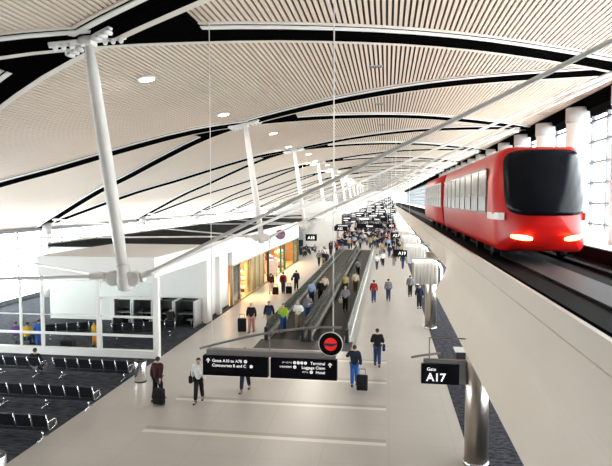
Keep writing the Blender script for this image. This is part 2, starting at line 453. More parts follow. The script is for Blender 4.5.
# ------------------------------------------------------------------ roof masts with tie rods
def mast(k):
    y = yN(k)
    t = thing('roof_mast', '%s leaning white roof mast from the camera, with its long tie rods' % ORD[k], 'mast', (0, y, 0))
    N = Vector((XN + .02, 0, roofz(XN) - .12)); F = Vector((-7.42, 0, 5.62)); D = (N - F).normalized()
    bm = B()
    pts = [F + D * .25, F + D * 1.2, F.lerp(N, .5), N - D * 1.0, N - D * .2]
    tube(bm, pts, [.15, .175, .185, .165, .12], 20); obj('post', bm, STEELW, t)
    # foot casting
    bm = B(); lathe(bm, [(.10, -.42), (.22, -.36), (.24, -.1), (.20, .2), (.20, .34)], 20, Matrix.Translation(F) @ Vector((0, 0, 1)).rotation_difference(D).to_matrix().to_4x4())
    for s in (-1, 1):
        M = Matrix.Translation(F + Vector((s * .3, 0, -.05))) @ Matrix.Rotation(PI / 2, 4, 'X')
        lathe(bm, [(.19, -.16), (.22, -.13), (.22, .13), (.19, .16)], 16, M)
        rbox(bm, F.x + min(s * .1, s * .62), F.x + max(s * .1, s * .62), -.12, .12, F.z - .14, F.z + .10, .03)
    obj('foot_casting', bm, STEELW, t)
    # head brackets along the four ribs
    bm = B()
    rbox(bm, N.x - .2, N.x + .2, -.2, .2, N.z - .2, N.z + .05, .04)
    for sx in (-1, 1):
        for sy in (-1, 1):
            an = math.atan2(sy * 9, sx * 18)
            M = Matrix.Translation(N + Vector((0, 0, -.03))) @ Matrix.Rotation(an, 4, 'Z') @ Matrix.Rotation(-.2 * sx * 1.0, 4, 'Y')
            rbox(bm, .1, 1.05, -.07, .07, -.10, .04, .02, 1, M)
            for j in range(3):
                lathe(bm, [(.055, -.13), (.07, -.05), (.07, .05), (.055, .13)], 10, M @ Matrix.Translation((.45 + .22 * j, 0, -.12)) @ Matrix.Rotation(PI / 2, 4, 'X'))
    obj('head_bracket', bm, STEELW, t)
    ends = [(9.0, 9, 12.92), (9.0, -9, 12.75), (-27.4, 9, 6.35), (-27.4, -9, 5.9)]
    for e in ends:
        E_ = Vector(e); s = 1 if e[0] > 0 else -1
        A = F + Vector((s * .5, 0, 0)); d = (E_ - A).normalized(); Ln = (E_ - A).length
        bm = B()
        tube(bm, [A, A + d * .15, A + d * .5, A + d * .52, E_ - d * 2.2, E_ - d * 2.15, E_ - d * .4, E_], [.05, .09, .09, .045, .045, .085, .085, .05], 10)
        o = obj('tie_rod', bm, STEELW, t)
        bm = B(); M = Matrix.Translation(E_)
        rbox(bm, -.16, .16, -.16, .16, -.2, (.12 if s > 0 else 0), .04, 2, M)
        tube(bm, [E_ + Vector((0, 0, -.05)), Vector((E_.x + s * .25, E_.y, min(roofz(E_.x + s * .25), 13)))], .09, 10)
        obj('end_clevis', bm, STEELW, o)
for k in range(0, 11): mast(k)
# mast at the bay behind the camera is out of the picture

# ceiling downlights
def downlight(x, y, label, group=None, power=120):
    z = roofz(x)
    sl = math.atan((roofz(x + .2) - roofz(x - .2)) / .4)
    t = thing('ceiling_downlight', label, 'ceiling light', (x, y, z - .03), 0, group); t.rotation_euler = (0, -sl, 0)
    bm = B(); lathe(bm, [(.30, -.02), (.34, -.01), (.34, .04), (.30, .05)], 24); obj('trim_ring', bm, WHITE, t)
    bm = B(); lathe(bm, [(.27, -.03), (.28, -.015)], 24); obj('lens', bm, LAMPW, t)
    la = bpy.data.lights.new('downlight_lamp', 'AREA'); la.shape = 'DISK'; la.size = .5; la.energy = power; la.color = (1, .93, .82)
    lo = bpy.data.objects.new('downlight_lamp', la); COL.objects.link(lo); lo.location = (x, y, z - .12)
downlight(-8.95, 20.6, 'bright oval ceiling downlight right of the nearest mast head', power=160)
downlight(-8.7, 29.9, 'small ceiling downlight just left of the second mast head', power=160)
for k in range(2, 20):
    downlight(-8.5 if k % 2 else -8.0, 21.4 + 9.2 * k, 'small round downlight in the slatted ceiling further along the row of masts', 'ceiling downlights along the masts', 200 if k < 4 else 700)
for k in range(0, 6):
    y = 24 + 9.2 * k; x = -.5
    z = roofz(x)
    t = thing('ceiling_speaker', '%s small dark ceiling grille from the camera, in the slats above the walkways' % ORD[k], 'speaker', (x, y, z))
    bm = B(); rbox(bm, -.28, .28, -.10, .10, -.05, .02, .015); obj('housing', bm, GREYLIP, t)
    bm = B()
    for q in range(5): box(bm, -.24 + q * .1, -.18 + q * .1, -.08, .08, -.06, -.05)
    obj('grille', bm, BLACK, t)
# ------------------------------------------------------------------ left-hand canopy, wall block and concession roof
bm = B(); box(bm, -17.4, -11.2, 26.3, 34.5, 4.02, 5.0); struct('canopy', bm, WALLW)
bm = B(); box(bm, -17.4, -11.75, 34.5, 34.8, 0, 4.02)
w = struct('wall_kiosk', bm, WALLW)
bm = B(); box(bm, -17.4, -11.5, 34.46, 34.495, 0.004, .12); obj('baseboard', bm, BLACK, w)
# side wall with white pilasters between Y 34.5 and 40.4
bm = B(); box(bm, -11.75, -11.5, 34.5, 40.4, 0, 4.02); w = struct('wall_side', bm, WALLW)
for ya, yb in ((34.46, 35.4), (37.2, 37.7)):
    bm = B(); box(bm, -11.5, -11.2, ya, yb, 0.0, 4.02); obj('pilaster', bm, WALLW, w)
bm = B(); box(bm, -11.5, -11.47, 35.4, 40.4, .004, .14); obj('baseboard', bm, BLACK, w)
# shop block: fascia, back wall and roof
bm = B(); box(bm, -11.5, -11.2, 34.5, 72, 4.02, 5.0); box(bm, -11.5, -11.2, 40.4, 72, 3.02, 4.02)
fas = struct('wall_shop_fascia', bm, WALLW)
bm = B(); box(bm, -22, -11.5, 34.5, 72, 4.75, 4.9); box(bm, -22, -11.5, 72, 110, 4.75, 4.9); struct('concession_roof', bm, ROOFDARK)
bm = B(); box(bm, -22.2, -22, 34.5, 110, 4.6, 5.0)
struct('trim_roof', bm, WHITE)
bm = B(); box(bm, -22, -21.8, 34.8, 110, 0, 4.75); box(bm, -22, -16.5, 34.6, 34.8, 0, 4.75); struct('wall_shop_back', bm, WALLW)
bm = B(); box(bm, -16.4, -16.2, 40.4, 72, 0, 4.75); box(bm, -16.4, -11.5, 40.3, 40.45, 0, 4.75); box(bm, -16.4, -11.5, 51.2, 51.35, 0, 4.75); box(bm, -16.4, -11.3, 71.8, 72, 0, 4.75)
struct('wall_shop_interior', bm, SHOPIN)
bm = B(); box(bm, -16.4, -11.1, 40.4, 72, .004, .012); struct('floor_shop', bm, mat('shop_floor', (.34, .20, .09), .35, var=.1))
bm = B(); box(bm, -22, -11.1, 72, 95, .004, .02); struct('floor_gate', bm, TERR)
bm = B(); box(bm, -14, -8.7, 95, 95.4, 0, 7.6); struct('wall_white_far', bm, WALLW)
bm = B(); box(bm, -22, -8.7, 110, 110.3, 0, 7.0); struct('wall_white_distant', bm, WALLW)

# storefronts
def storefront(name, label, y0, y1, bays, mfr):
    t = thing(name, label, 'storefront', (-11.3, y0, 0))
    bm = B(); box(bm, -.08, .08, 0, y1 - y0, 2.9, 3.02); box(bm, -.08, .08, 0, y1 - y0, .012, .12)
    obj('frame_rail', bm, mfr, t)
    for (a, b, kind) in bays:
        bm = B(); box(bm, -.1, .12, a - .09, a + .09, .012, 3.0); obj('mullion', bm, mfr, t)
        if kind == 'open': continue
        bm = B(); box(bm, -.02, .02, a + .09, b - .09, .12, 2.9)
        obj('glass_pane' if kind in (PANE, PANEG) or 'glass' in kind.name else 'wood_panel', bm, kind, t)
    bm = B(); box(bm, -.1, .12, y1 - y0 - .09, y1 - y0 + .09, .012, 3.0); obj('mullion', bm, mfr, t)
    return t
storefront('shop_front', 'wood and glass shop front with pale mullions, left side of the concourse', 40.5, 51.2,
           [(0, 2.2, mat('dark_display_glass', (.10, .10, .09), .2, var=.3, vscale=1)), (2.2, 4.3, 'open'), (4.3, 5.9, PANEG), (5.9, 7.4, WOOD), (7.4, 9.1, OLIVE), (9.1, 10.7, WOOD)], mat('mullion_tan', (.45, .36, .23), .5, var=.1))
storefront('shop_front', 'dark green framed shop front with open doorways beyond the wooden one', 51.4, 71.8,
           [(0, 2.1, PANE), (2.1, 8.6, 'open'), (8.6, 11.0, PANE), (11.0, 17.3, 'open'), (17.3, 20.4, PANE)], GREEN)
# clerestory panel on the fascia and round sign
t = thing('clerestory_panel', 'pale teal striped panel on the white fascia above the green shop', 'panel', (-11.2, 53.5, 0))
bm = B(); box(bm, .02, .06, 0, 16, 3.25, 4.4); obj('panel', bm, CLEAR, t)
bm = B()
for i in range(17): box(bm, .04, .08, i * .98, i * .98 + .14, 3.2, 4.45)
box(bm, .02, .08, 0, 16, 4.4, 4.5); box(bm, .02, .08, 0, 16, 3.15, 3.25); obj('bars', bm, WHITE, t)
t = thing('round_sign', 'round red and blue shop sign projecting over the green shop front', 'sign', (-11.0, 55.5, -.1))
bm = B(); lathe(bm, [(.46, -.06), (.50, -.04), (.50, .04), (.46, .06)], 28, Matrix.Translation((.55, 0, 4.5)) @ Matrix.Rotation(PI / 2, 4, 'X')); obj('disc', bm, mat('sign_maroon', (.22, .06, .08), .4, var=.1), t)
bm = B(); box(bm, .22, .88, -.075, -.06, 4.32, 4.55); obj('band', bm, mat('sign_blue', (.12, .16, .45), .4), t)
bm = B(); tube(bm, [(-.22, 0, 4.5), (.08, 0, 4.5)], .04); obj('bracket', bm, BLACK, t)
# shop displays
def display(y, x, c, label, shelves=4):
    t = thing('display_stand', label, 'display stand', (x, y, .012))
    bm = B(); rbox(bm, -.35, .35, -.35, .35, 0, .25, .03); obj('base', bm, BLACK, t)
    for j in range(shelves):
        bm = B(); rbox(bm, -.3, .3, -.3, .3, .3 + j * .38, .3 + j * .38 + .26, .03); obj('stock', bm, c[j % len(c)], t)
    bm = B(); tube(bm, [(0, 0, .2), (0, 0, .35 + shelves * .38)], .04); obj('post', bm, SILVER, t)
OR = mat('display_orange', (.75, .22, .05), .5, var=.2); PURP = mat('display_purple', (.30, .10, .30), .5, var=.2); PALE = mat('display_pale', (.75, .66, .66), .5, var=.2)
BRN = mat('display_brown', (.40, .13, .05), .5, var=.2)
display(43.6, -11.75, [OR, BRN, PALE], 'orange and brown display stand in the open bay of the wooden shop')
display(47.0, -12.2, [PALE, WOOD], 'pale display stand behind the glass of the wooden shop')
display(57.0, -11.8, [PALE, PURP, OR], 'purple and pale display stand at the first green doorway', 5)
display(58.6, -13.0, [BRN, OR], 'brown display stand inside the green shop', 5)
display(64.5, -12.2, [OR, PALE, BRN], 'orange and pale stand at the far green doorway', 5)
display(67.0, -13.0, [BRN, PALE], 'tall brown stand deep in the far green doorway', 6)
t = thing('poster_board', 'white poster board standing before the green shop doorway', 'poster', (-11.0, 54.6, .0))
bm = B(); rbox(bm, -.45, .45, -.03, .03, .5, 1.9, .01); obj('board', bm, mat('poster', (.75, .7, .75), .5, var=.15, vscale=3), t)
bm = B(); box(bm, -.35, -.3, -.03, .03, 0, .6); box(bm, .3, .35, -.03, .03, 0, .6); obj('foot', bm, BLACK, t)
def lamp(x, y, z, e, sx, sy, col=(1, .8, .55)):
    la = bpy.data.lights.new('shop_lamp', 'AREA'); la.shape = 'RECTANGLE'; la.size = sx; la.size_y = sy; la.energy = e; la.color = col
    o = bpy.data.objects.new('shop_lamp', la); COL.objects.link(o); o.location = (x, y, z)
lamp(-12.6, 45.8, 4.6, 3600, 2, 8, (1, .66, .34)); lamp(-12.6, 61.5, 4.6, 4200, 2, 16, (1, .66, .34))

# ------------------------------------------------------------------ glass partition of the seating area
w = None
bm = B(); box(bm, -27.8, -11.05, 26.3, 26.6, 0, .36); w = struct('window_1', bm, WHITE)
for x, r, z1 in ((-11.18, .14, 4.02), (-14.2, .10, 4.02), (-17.25, .07, 4.02), (-18.45, .05, 3.8), (-21.5, .07, 3.8), (-24.5, .07, 3.8)):
    bm = B(); box(bm, x - r, x + r, 26.45 - r, 26.45 + r, .36, z1); obj('window_post', bm, WHITE, w)
for (x0, x1, z, h) in ((-27.8, -11.18, 3.74, .05), (-27.8, -11.18, 1.02, .12), (-14.2, -11.18, 1.97, .10), (-14.2, -11.18, 2.9, .12), (-27.8, -14.2, 2.0, .04)):
    bm = B(); box(bm, x0, x1, 26.41, 26.49, z, z + h); obj('window_rail', bm, WHITE, w)
bm = B(); box(bm, -13.6, -13.4, 26.4, 26.5, 1.97, 2.95); obj('window_post', bm, WHITE, w)
bm = B(); box(bm, -27.8, -11.2, 26.44, 26.46, .36, 3.75); obj('window_pane', bm, PANE, w)

# ------------------------------------------------------------------ tandem seating
SP = .575
def bench(n, label, loc, rz=0, group=None):
    t = thing('tandem_bench', label, 'airport seat', loc, rz, group)
    W = n * SP
    bm = B(); rbox(bm, -W, 0, -.03, .03, .30, .36, .01, 1); obj('beam', bm, BLACK, t)
    for i in range(n):
        x0 = -W + i * SP
        bm = B(); M = Matrix.Translation((0, -.03, .42)) @ Matrix.Rotation(math.radians(6), 4, 'X')
        rbox(bm, x0 + .035, x0 + SP - .035, -.10, .42, -.02, .045, .02, 2, M)
        obj('seat', bm, VINYL, t)
        bm = B(); M = Matrix.Translation((0, -.10, .45)) @ Matrix.Rotation(math.radians(14), 4, 'X')
        rbox(bm, x0 + .035, x0 + SP - .035, -.025, .03, .02, .47, .02, 2, M)
        for j in range(2):
            box(bm, x0 + .05, x0 + SP - .05, -.029, -.02, .15 + j * .16, .158 + j * .16, M)
        obj('backrest', bm, VINYL, t)
    for i in range(n + 1):
        x = -W + i * SP
        bm = B()
        tube(bm, [(x, -.24, .94), (x, -.12, .48), (x, -.06, .38), (x, .1, .385), (x, .38, .43)], .018, 8)
        tube(bm, [(x, -.17, .66), (x, .02, .66), (x, .22, .645), (x, .31, .60), (x, .31, .50), (x, .24, .42)], .02, 8)
        obj('arm_frame', bm, CHROME, t)
    k = max(2, (n + 2) // 3)
    for i in range(k):
        x = -W + SP * .5 + i * (W - SP) / (k - 1)
        bm = B(); tube(bm, [(x, 0, .32), (x, 0, .06)], .025, 8)
        tube(bm, [(x, -.30, .025), (x, -.05, .07), (x, .05, .07), (x, .30, .025)], .022, 8); obj('leg', bm, CHROME, t)
    return t
bench(6, 'black six-seat bench directly in front of the glass partition', (-10.95, 22.95, .004))
bench(4, 'black bench in the back row at the left edge, holding the dark-haired passenger', (-15.05, 22.95, .004))
bench(10, 'black bench forming the middle of the three seating rows', (-10.7, 19.55, .004))
bench(7, 'black bench forming the nearest seating row, lower left', (-10.75, 16.75, .004))
# benches beyond the partition
bench(6, 'dark slanting bench behind the right half of the glass partition', (-12.1, 31.2, .004), math.radians(24))
bench(5, 'pale-lit bench far behind the left half of the glass partition', (-16.3, 30.4, .004), math.radians(28))
bench(5, 'bench row near the left windows behind the glass partition', (-19.5, 36.5, .004), math.radians(10))

# kiosks at the white wall
def kiosk(x, label):
    t = thing('work_kiosk', label, 'kiosk', (x, 33.6, .004))
    for s in (.03, 1.26):
        bm = B(); rbox(bm, s - .05, s + .05, -.55, .85, 0, 1.62, .02); obj('side_panel', bm, SILVER, t)
    bm = B(); box(bm, .05, 1.24, .78, .85, .1, 1.58); obj('back_panel', bm, BLACK, t)
    bm = B(); rbox(bm, .08, 1.21, -.1, .78, .72, .78, .015); obj('desk', bm, SILVER, t)
    bm = B(); rbox(bm, .1, 1.19, .2, .78, 1.0, 1.5, .02); obj('screen_hood', bm, BLACK, t)
    bm = B(); rbox(bm, .72, 1.15, -.40, .0, .42, .48, .02); obj('stool_top', bm, SILVER, t)
    bm = B(); tube(bm, [(.97, -.2, 0), (.97, -.2, .43)], .04); obj('stool_post', bm, SILVER, t)
for i, x in enumerate((-16.9, -15.55, -14.2, -12.85)):
    kiosk(x, ['dark work kiosk at the left end of the white wall', 'second dark work kiosk from the left at the white wall', 'dark work kiosk where a person in black sits', 'dark work kiosk at the right end of the white wall'][i])

# bins
def bin_(x, y, label):
    t = thing('trash_bin', label, 'bin', (x, y, 0))
    bm = B(); lathe(bm, [(.24, .02), (.25, .04), (.25, .86), (.24, .88)], 28); obj('body', bm, CHROME, t)
    bm = B(); lathe(bm, [(.235, .88), (.25, .9), (.22, .95), (.13, .96), (.12, .90)], 28); obj('lid', bm, BLACK, t)
    bm = B(); lathe(bm, [(.255, 0), (.255, .05)], 28); obj('base_ring', bm, BLACK, t)
bin_(-10.45, 22.9, 'chrome cylindrical bin at the end of the back seat row')
bin_(-10.45, 13.75, 'chrome cylindrical bin in the lower left corner')

# ------------------------------------------------------------------ moving walkways
def walkway(x0, x1, label):
    Y0, Y1 = 31.0, 88.0
    t = thing('moving_walkway', label, 'moving walkway', ((x0 + x1) / 2, Y0, 0))
    h = (x1 - x0) / 2; L = Y1 - Y0
    bm = B(); box(bm, -h + .25, h - .25, 0, L, .002, .012); obj('belt', bm, BELT, t)
    for s in (-1, 1):
        xc = s * (h - .16)
        bm = B()
        P = [(0.0, .25), (-.08, .55), (.0, .80), (.2, .90), (L - .2, .90), (L, .80), (L + .08, .55), (L, .25)]
        prism(bm, P, xc - .025, xc + .025, 'X')
        o = obj('balustrade', bm, BALU, t)
        bm = B(); tube(bm, [(xc, a, b + .035) for a, b in ((0, .3), (-.12, .55), (-.02, .82), (.22, .92), (L - .2, .92), (L + .02, .82), (L + .12, .55), (L, .3))], .045, 8); obj('handrail', bm, RUBBER, o)
        bm = B(); rbox(bm, xc - .16, xc + .16, -.1, L + .1, .0, .26, .03); obj('skirt', bm, SILVER, t)
        bm = B(); rbox(bm, xc - .10, xc + .10, -.32, -.04, .0, .75, .04); obj('newel_box', bm, BLACK, t)
    bm = B(); box(bm, -h + .25, h - .25, -1.6, 0, .001, .016); obj('comb_plate', bm, PLATE, t)
    bm = B(); box(bm, -h + .25, h - .25, L, L + 1.5, .001, .016); obj('comb_plate', bm, PLATE, t)
walkway(-6.78, -4.42, 'left moving walkway carrying several people towards the camera')
walkway(-4.34, -1.96, 'right moving walkway with dark belt')
bm = B(); box(bm, -6.95, -1.8, 29.0, 31.0, .0, .006); struct('floor_mat', bm, PLATE)

# ------------------------------------------------------------------ overhead direction sign
SY = 16.0
t = thing('overhead_sign', 'long black hanging direction sign reading Gates and Terminal, centre foreground', 'sign', (0, SY, 0))
def panel(x0, x1, z0, z1):
    bm = B(); rbox(bm, x0, x1, 0, .22, z0, z1, .015, 2); o = obj('sign_panel', bm, SIGNB, t); return o
pl = panel(-5.36, -3.40, 2.63, 3.22); pr_ = panel(-3.32, -1.38, 2.63, 3.22)
bm = B(); rbox(bm, -5.26, -1.42, .03, .3, 3.23, 3.40, .02); obj('head_box', bm, SIGNG, t)
bm = B(); arrow_up(bm, -5.19, -.002, 3.08, .15)
text_bm(bm, 'Gates A10 to A78', .122, facing(-5.07, -.004, 3.045), bold=.008); disc(bm, -4.06, -.002, 3.085, .048)
text_bm(bm, 'Concourses B and C', .122, facing(-5.07, -.004, 2.905), bold=.008); disc(bm, -3.89, -.002, 2.945, .048)
obj('lettering', bm, LETTER, pl)
bm = B(); arrow_up(bm, -1.58, -.002, 3.08, .15)
text_bm(bm, 'Terminal', .118, facing(-1.72, -.004, 3.075), 'RIGHT', bold=.008)
for i in range(4): disc(bm, -2.29 - i * .105, -.002, 3.115, .044)
text_bm(bm, 'Luggage Claim', .118, facing(-1.72, -.004, 2.945), 'RIGHT', bold=.008); disc(bm, -2.60, -.002, 2.985, .046)
text_bm(bm, 'Hotel', .118, facing(-1.72, -.004, 2.815), 'RIGHT', bold=.008); disc(bm, -2.12, -.002, 2.855, .046)
text_bm(bm, '\u30bf\u30fc\u30df\u30ca\u30eb', .06, facing(-2.68, -.004, 3.09), 'RIGHT', 0)
text_bm(bm, '\u624b\u8377\u7269\u53d7\u53d6\u6240', .06, facing(-2.69, -.004, 2.96), 'RIGHT', 0)
text_bm(bm, '\u30db\u30c6\u30eb', .06, facing(-2.21, -.004, 2.83), 'RIGHT', 0)
obj('lettering', bm, LETTER, pr_)
bm = B()
pts = []
for i in range(13):
    u = i / 12; pts.append((-5.48 + u * 4.22, .12, 3.40 + .76 * math.sin(u * PI * .5)))
tube(bm, pts, .035, 8); obj('curved_rail', bm, SIGNG, t)
bm = B()
tube(bm, [(-5.1, .12, 3.3), (-5.1, .12, roofz(-5.1) + .1)], .012, 6); obj('hanger_cable', bm, STEELW, t)
bm = B(); tube(bm, [(-1.50, .12, 3.3), (-1.50, .12, roofz(-1.5) + .1)], .018, 6); obj('hanger_cable', bm, STEELW, t)
bm = B(); tube(bm, [(-3.36, .12, 3.3), (-3.36, .12, 3.80)], .015, 6); obj('stub', bm, SIGNG, t)
# round emblem
bm = B(); lathe(bm, [(.315, -.05), (.33, -.03), (.33, .03), (.315, .05)], 40, Matrix.Translation((-1.56, .0, 3.70)) @ Matrix.Rotation(PI / 2, 4, 'X'))
rd = obj('round_panel', bm, SIGNB, t)
bm = B(); lathe(bm, [(.335, -.02), (.35, -.01), (.35, .02), (.335, .03)], 40, Matrix.Translation((-1.56, .0, 3.70)) @ Matrix.Rotation(PI / 2, 4, 'X')); obj('rim', bm, WHITE, rd)
bm = B(); disc(bm, -1.56, -.05, 3.70, .185, .012, 32); obj('red_disc', bm, mat('emblem_red', (.85, .03, .02), .4, emit=(1, .02, .01), estr=.35), rd)
bm = B()
prism(bm, [(x * .85 - 1.56, z * .85 + 3.70) for x, z in [(-.26, -.03), (-.18, .04), (-.04, .035), (.08, .03), (.22, .055), (.24, .02), (.15, -.02), (.05, -.08), (-.04, -.07), (-.12, -.05)]], -.062, -.07, 'Y'); obj('emblem', bm, mat('emblem_blue', (.03, .035, .10), .4), rd)

# gate A17 sign
t = thing('gate_sign', 'black gate sign reading A17 on the clad steel column', 'sign', (0, 16.9, 0))
bm = B(); rbox(bm, 1.03, 2.12, -.14, .02, 2.42, 3.00, .012, 2); o = obj('sign_panel', bm, SIGNB, t)
bm = B(); text_bm(bm, 'Gate', .135, facing(1.19, -.144, 2.82)); text_bm(bm, 'A17', .33, facing(1.18, -.144, 2.515), bold=.02)
obj('lettering', bm, LETTER, o)
bm = B(); rbox(bm, 1.10, 2.40, -.02, .12, 2.42, 3.12, .015); obj('side_bracket', bm, SIGNG, t)
bm = B(); tube(bm, [(.74, .05, 3.14), (1.1, .05, 3.22), (1.6, .05, 3.30)], .035, 8); obj('curved_rail', bm, SIGNG, t)
bm = B(); tube(bm, [(1.27, .05, 3.1), (1.27, .05, 3.75)], .02, 6); tube(bm, [(1.27, .05, 3.75), (2.35, .05, 3.75)], .02, 6); obj('hanger_rod', bm, SIGNG, t)
# gate podium with monitor
t = thing('gate_podium', 'gate podium with dark monitor on the carpet behind the A17 sign', 'podium', (3.7, 26.0, .004))
bm = B(); rbox(bm, -.6, .6, -.35, .35, 0, 1.05, .03); obj('counter', bm, BLACK, t)
bm = B(); rbox(bm, -.66, .66, -.4, .4, 1.05, 1.11, .02); obj('counter_top', bm, WHITE, t)
bm = B(); rbox(bm, -.28, .28, -.08, .0, 1.22, 1.62, .02); box(bm, -.04, .04, -.05, -.01, 1.1, 1.25); obj('monitor', bm, BLACK, t)

# overhead gate signs further along
def gate_sign(x, y, z, wd, ht, txt, label, group=None, cable=True):
    t = thing('gate_sign', label, 'sign', (x, y, z), 0, group)
    bm = B(); rbox(bm, -wd / 2, wd / 2, -.08, .08, -ht / 2, ht / 2, .012); o = obj('sign_panel', bm, SIGNB, t)
    bm = B(); text_bm(bm, txt, ht * .62, facing(0, -.085, -ht * .22), 'CENTER', .02); obj('lettering', bm, LETTER, o)
    bm = B()
    for s in (-1, 1): tube(bm, [(s * wd * .4, 0, ht / 2 - .05), (s * wd * .4, 0, roofz(x + s * wd * .4) + .08 - z)], .012, 6)
    obj('hanger_cable', bm, STEELW, t)
gate_sign(1.32, 50, 3.2, 1.5, .62, 'A19', 'black gate sign reading A19 hanging at the right edge of the concourse')
gate_sign(-8.5, 64, 3.55, 1.3, .75, 'A18', 'black gate sign reading A18 hanging past the green shop')
FS = [(-7.5, 92, 3.2, 2.4), (-3.0, 100, 3.3, 4.5), (1.2, 75, 3.2, 1.5), (-2.2, 126, 3.6, 5), (.8, 104, 3.2, 1.8), (-1.0, 140, 3.8, 3), (-6, 150, 4, 4), (.8, 130, 3.4, 1.8), (-3, 180, 4.2, 5), (.5, 165, 3.6, 2)]
for i, (x, y, z, wd) in enumerate(FS):
    gate_sign(x, y, z, wd, .8, ['A22', 'Gates', 'A21', 'Gates', 'A23', 'A26', 'Gates', 'A25', 'Gates', 'A27'][i], 'black overhead sign far down the crowded concourse', 'far overhead signs')
# ------------------------------------------------------------------ tram
TX, TW = 4.36, 1.31          # centre, half width
t = thing('tram', 'red two-car indoor tram running towards the camera on the raised guideway', 'tram', (TX, 17.0, 6.0))
def section(hw, z0, z1, n=6, tilt=.10):
    """closed (x,z) outline of the car body: slightly tumblehome sides, rounded shoulders"""
    P = []
    rb, rt = .22, .42
    for i in range(n + 1):
        a = PI + (PI / 2) * i / n; P.append((-hw + .08 + rb + rb * math.cos(a), z0 + rb + rb * math.sin(a)))
    for i in range(n + 1):
        a = -PI / 2 + (PI / 2) * i / n; P.append((hw - .08 - rb + rb * math.cos(a), z0 + rb + rb * math.sin(a)))
    P.append((hw, z0 + 1.2)); P.append((hw - .02, z0 + 2.1))
    for i in range(n + 1):
        a = (PI / 2) * i / n; P.append((hw - tilt - rt + rt * math.cos(a), z1 - rt + rt * math.sin(a)))
    for i in range(n + 1):
        a = PI / 2 + (PI / 2) * i / n; P.append((-hw + tilt + rt + rt * math.cos(a), z1 - rt + rt * math.sin(a)))
    P.append((-hw + .02, z0 + 2.1)); P.append((-hw, z0 + 1.2))
    return P
Z0, Z1 = .32, 3.34
def nose_y(xf, zf):
    """front surface depth: xf in -1..1, zf in 0..1 ; negative = towards the camera"""
    plan = -.95 * (1 - abs(xf)**2.6)
    prof = .0 if zf < .30 else .75 * ((zf - .30) / .70)**1.5
    low = .30 * max(0, (.22 - zf) / .22)**2
    return plan + prof * (1 - .0) + low + .15
def loft_body(y0, y1, nose):
    bm = B()
    S = section(TW, Z0, Z1)
    ring0 = None
    ys = [y0, y1]
    def ring(y, f=None): return [bm.verts.new((x, y if f is None else f(x, z), z)) for x, z in S]
    if nose:
        # concentric fill rings shrinking to the centre, placed on the nose surface
        fr = [1, .985, .94, .86, .74, .6, .45, .3, .15]
        cx, cz = 0, (Z0 + Z1) / 2 - .1
        rings = [ring(y1), ring(y0 + 1.2)]
        for f in fr:
            rings.append([bm.verts.new(((x * f), nose_y(x * f / TW, (cz + (z - cz) * f - Z0) / (Z1 - Z0)) + (1.0 if f == 1 else .35 if f == .985 else .12 if f == .94 else 0) * .22, cz + (z - cz) * f)) for x, z in S])
        for a, b in zip(rings[:-1], rings[1:]):
            for i in range(len(S)):
                fc = bm.faces.new((a[i], a[(i + 1) % len(S)], b[(i + 1) % len(S)], b[i])); fc.smooth = True
        fc = bm.faces.new(rings[-1]); fc.smooth = True
        bm.faces.new(rings[0])
    else:
        a, b = ring(y0), ring(y1)
        for i in range(len(S)):
            fc = bm.faces.new((a[i], a[(i + 1) % len(S)], b[(i + 1) % len(S)], b[i])); fc.smooth = True
        bm.faces.new(a); bm.faces.new(b)
    return bm
CAR = 15.0
c1 = obj('car_body', loft_body(0, CAR, True), RED, t)
c2 = obj('car_body', loft_body(CAR + .9, 2 * CAR + .9, False), RED, t)
bm = B(); prism(bm, [(x * .93, Z0 + .1 + (z - Z0) * .95) for x, z in section(TW, Z0, Z1)], CAR - .05, CAR + .95, 'Y'); obj('gangway', bm, REDDK, t)
# windscreen: a curved dark shell following the nose
def shell(x0, x1, z0, z1, off, rc, nx=16, nz=14):
    bm = B(); g = []
    for j in range(nz + 1):
        row = []
        for i in range(nx + 1):
            u = -1 + 2 * i / nx; v = -1 + 2 * j / nz
            # rounded-rectangle mapping (superellipse)
            e = rc
            k = (abs(u)**e + abs(v)**e)**(1 / e) if (u or v) else 1
            m = max(abs(u), abs(v))
            s = m / k if k else 1
            x = (x0 + x1) / 2 + (x1 - x0) / 2 * u * s; z = (z0 + z1) / 2 + (z1 - z0) / 2 * v * s
            y = nose_y(x / TW, (z - Z0) / (Z1 - Z0)) - off
            row.append(bm.verts.new((x, y, z)))
        g.append(row)
    for j in range(nz):
        for i in range(nx):
            f = bm.faces.new((g[j][i], g[j][i + 1], g[j + 1][i + 1], g[j + 1][i])); f.smooth = True
    r = bmesh.ops.extrude_face_region(bm, geom=bm.faces[:])
    for v in r['geom']:
        if isinstance(v, bmesh.types.BMVert): v.co.y += .12
    return bm
ws = obj('windscreen', shell(-1.06, 1.16, 1.38, 3.22, .045, 6), DGLASS, t)
# headlights
for s in (-1, 1):
    bm = B()
    P = []
    xa, xb = (s * .42, s * .92)
    for i in range(7):
        u = i / 6; x = xa + (xb - xa) * u; z = .74 + .05 * (u)
        P.append((x, nose_y(x / TW, (z - Z0) / (Z1 - Z0)) - .05, z))
    tube(bm, P, [.04, .06, .07, .07, .07, .06, .04], 12); hl = obj('headlight', bm, HEADL, t)
    bm = B(); tube(bm, [(p[0], p[1] - .045, p[2] + .01) for p in P[1:-1]], [.025, .04, .045, .04, .025], 10); obj('headlight_core', bm, HEADC, hl)
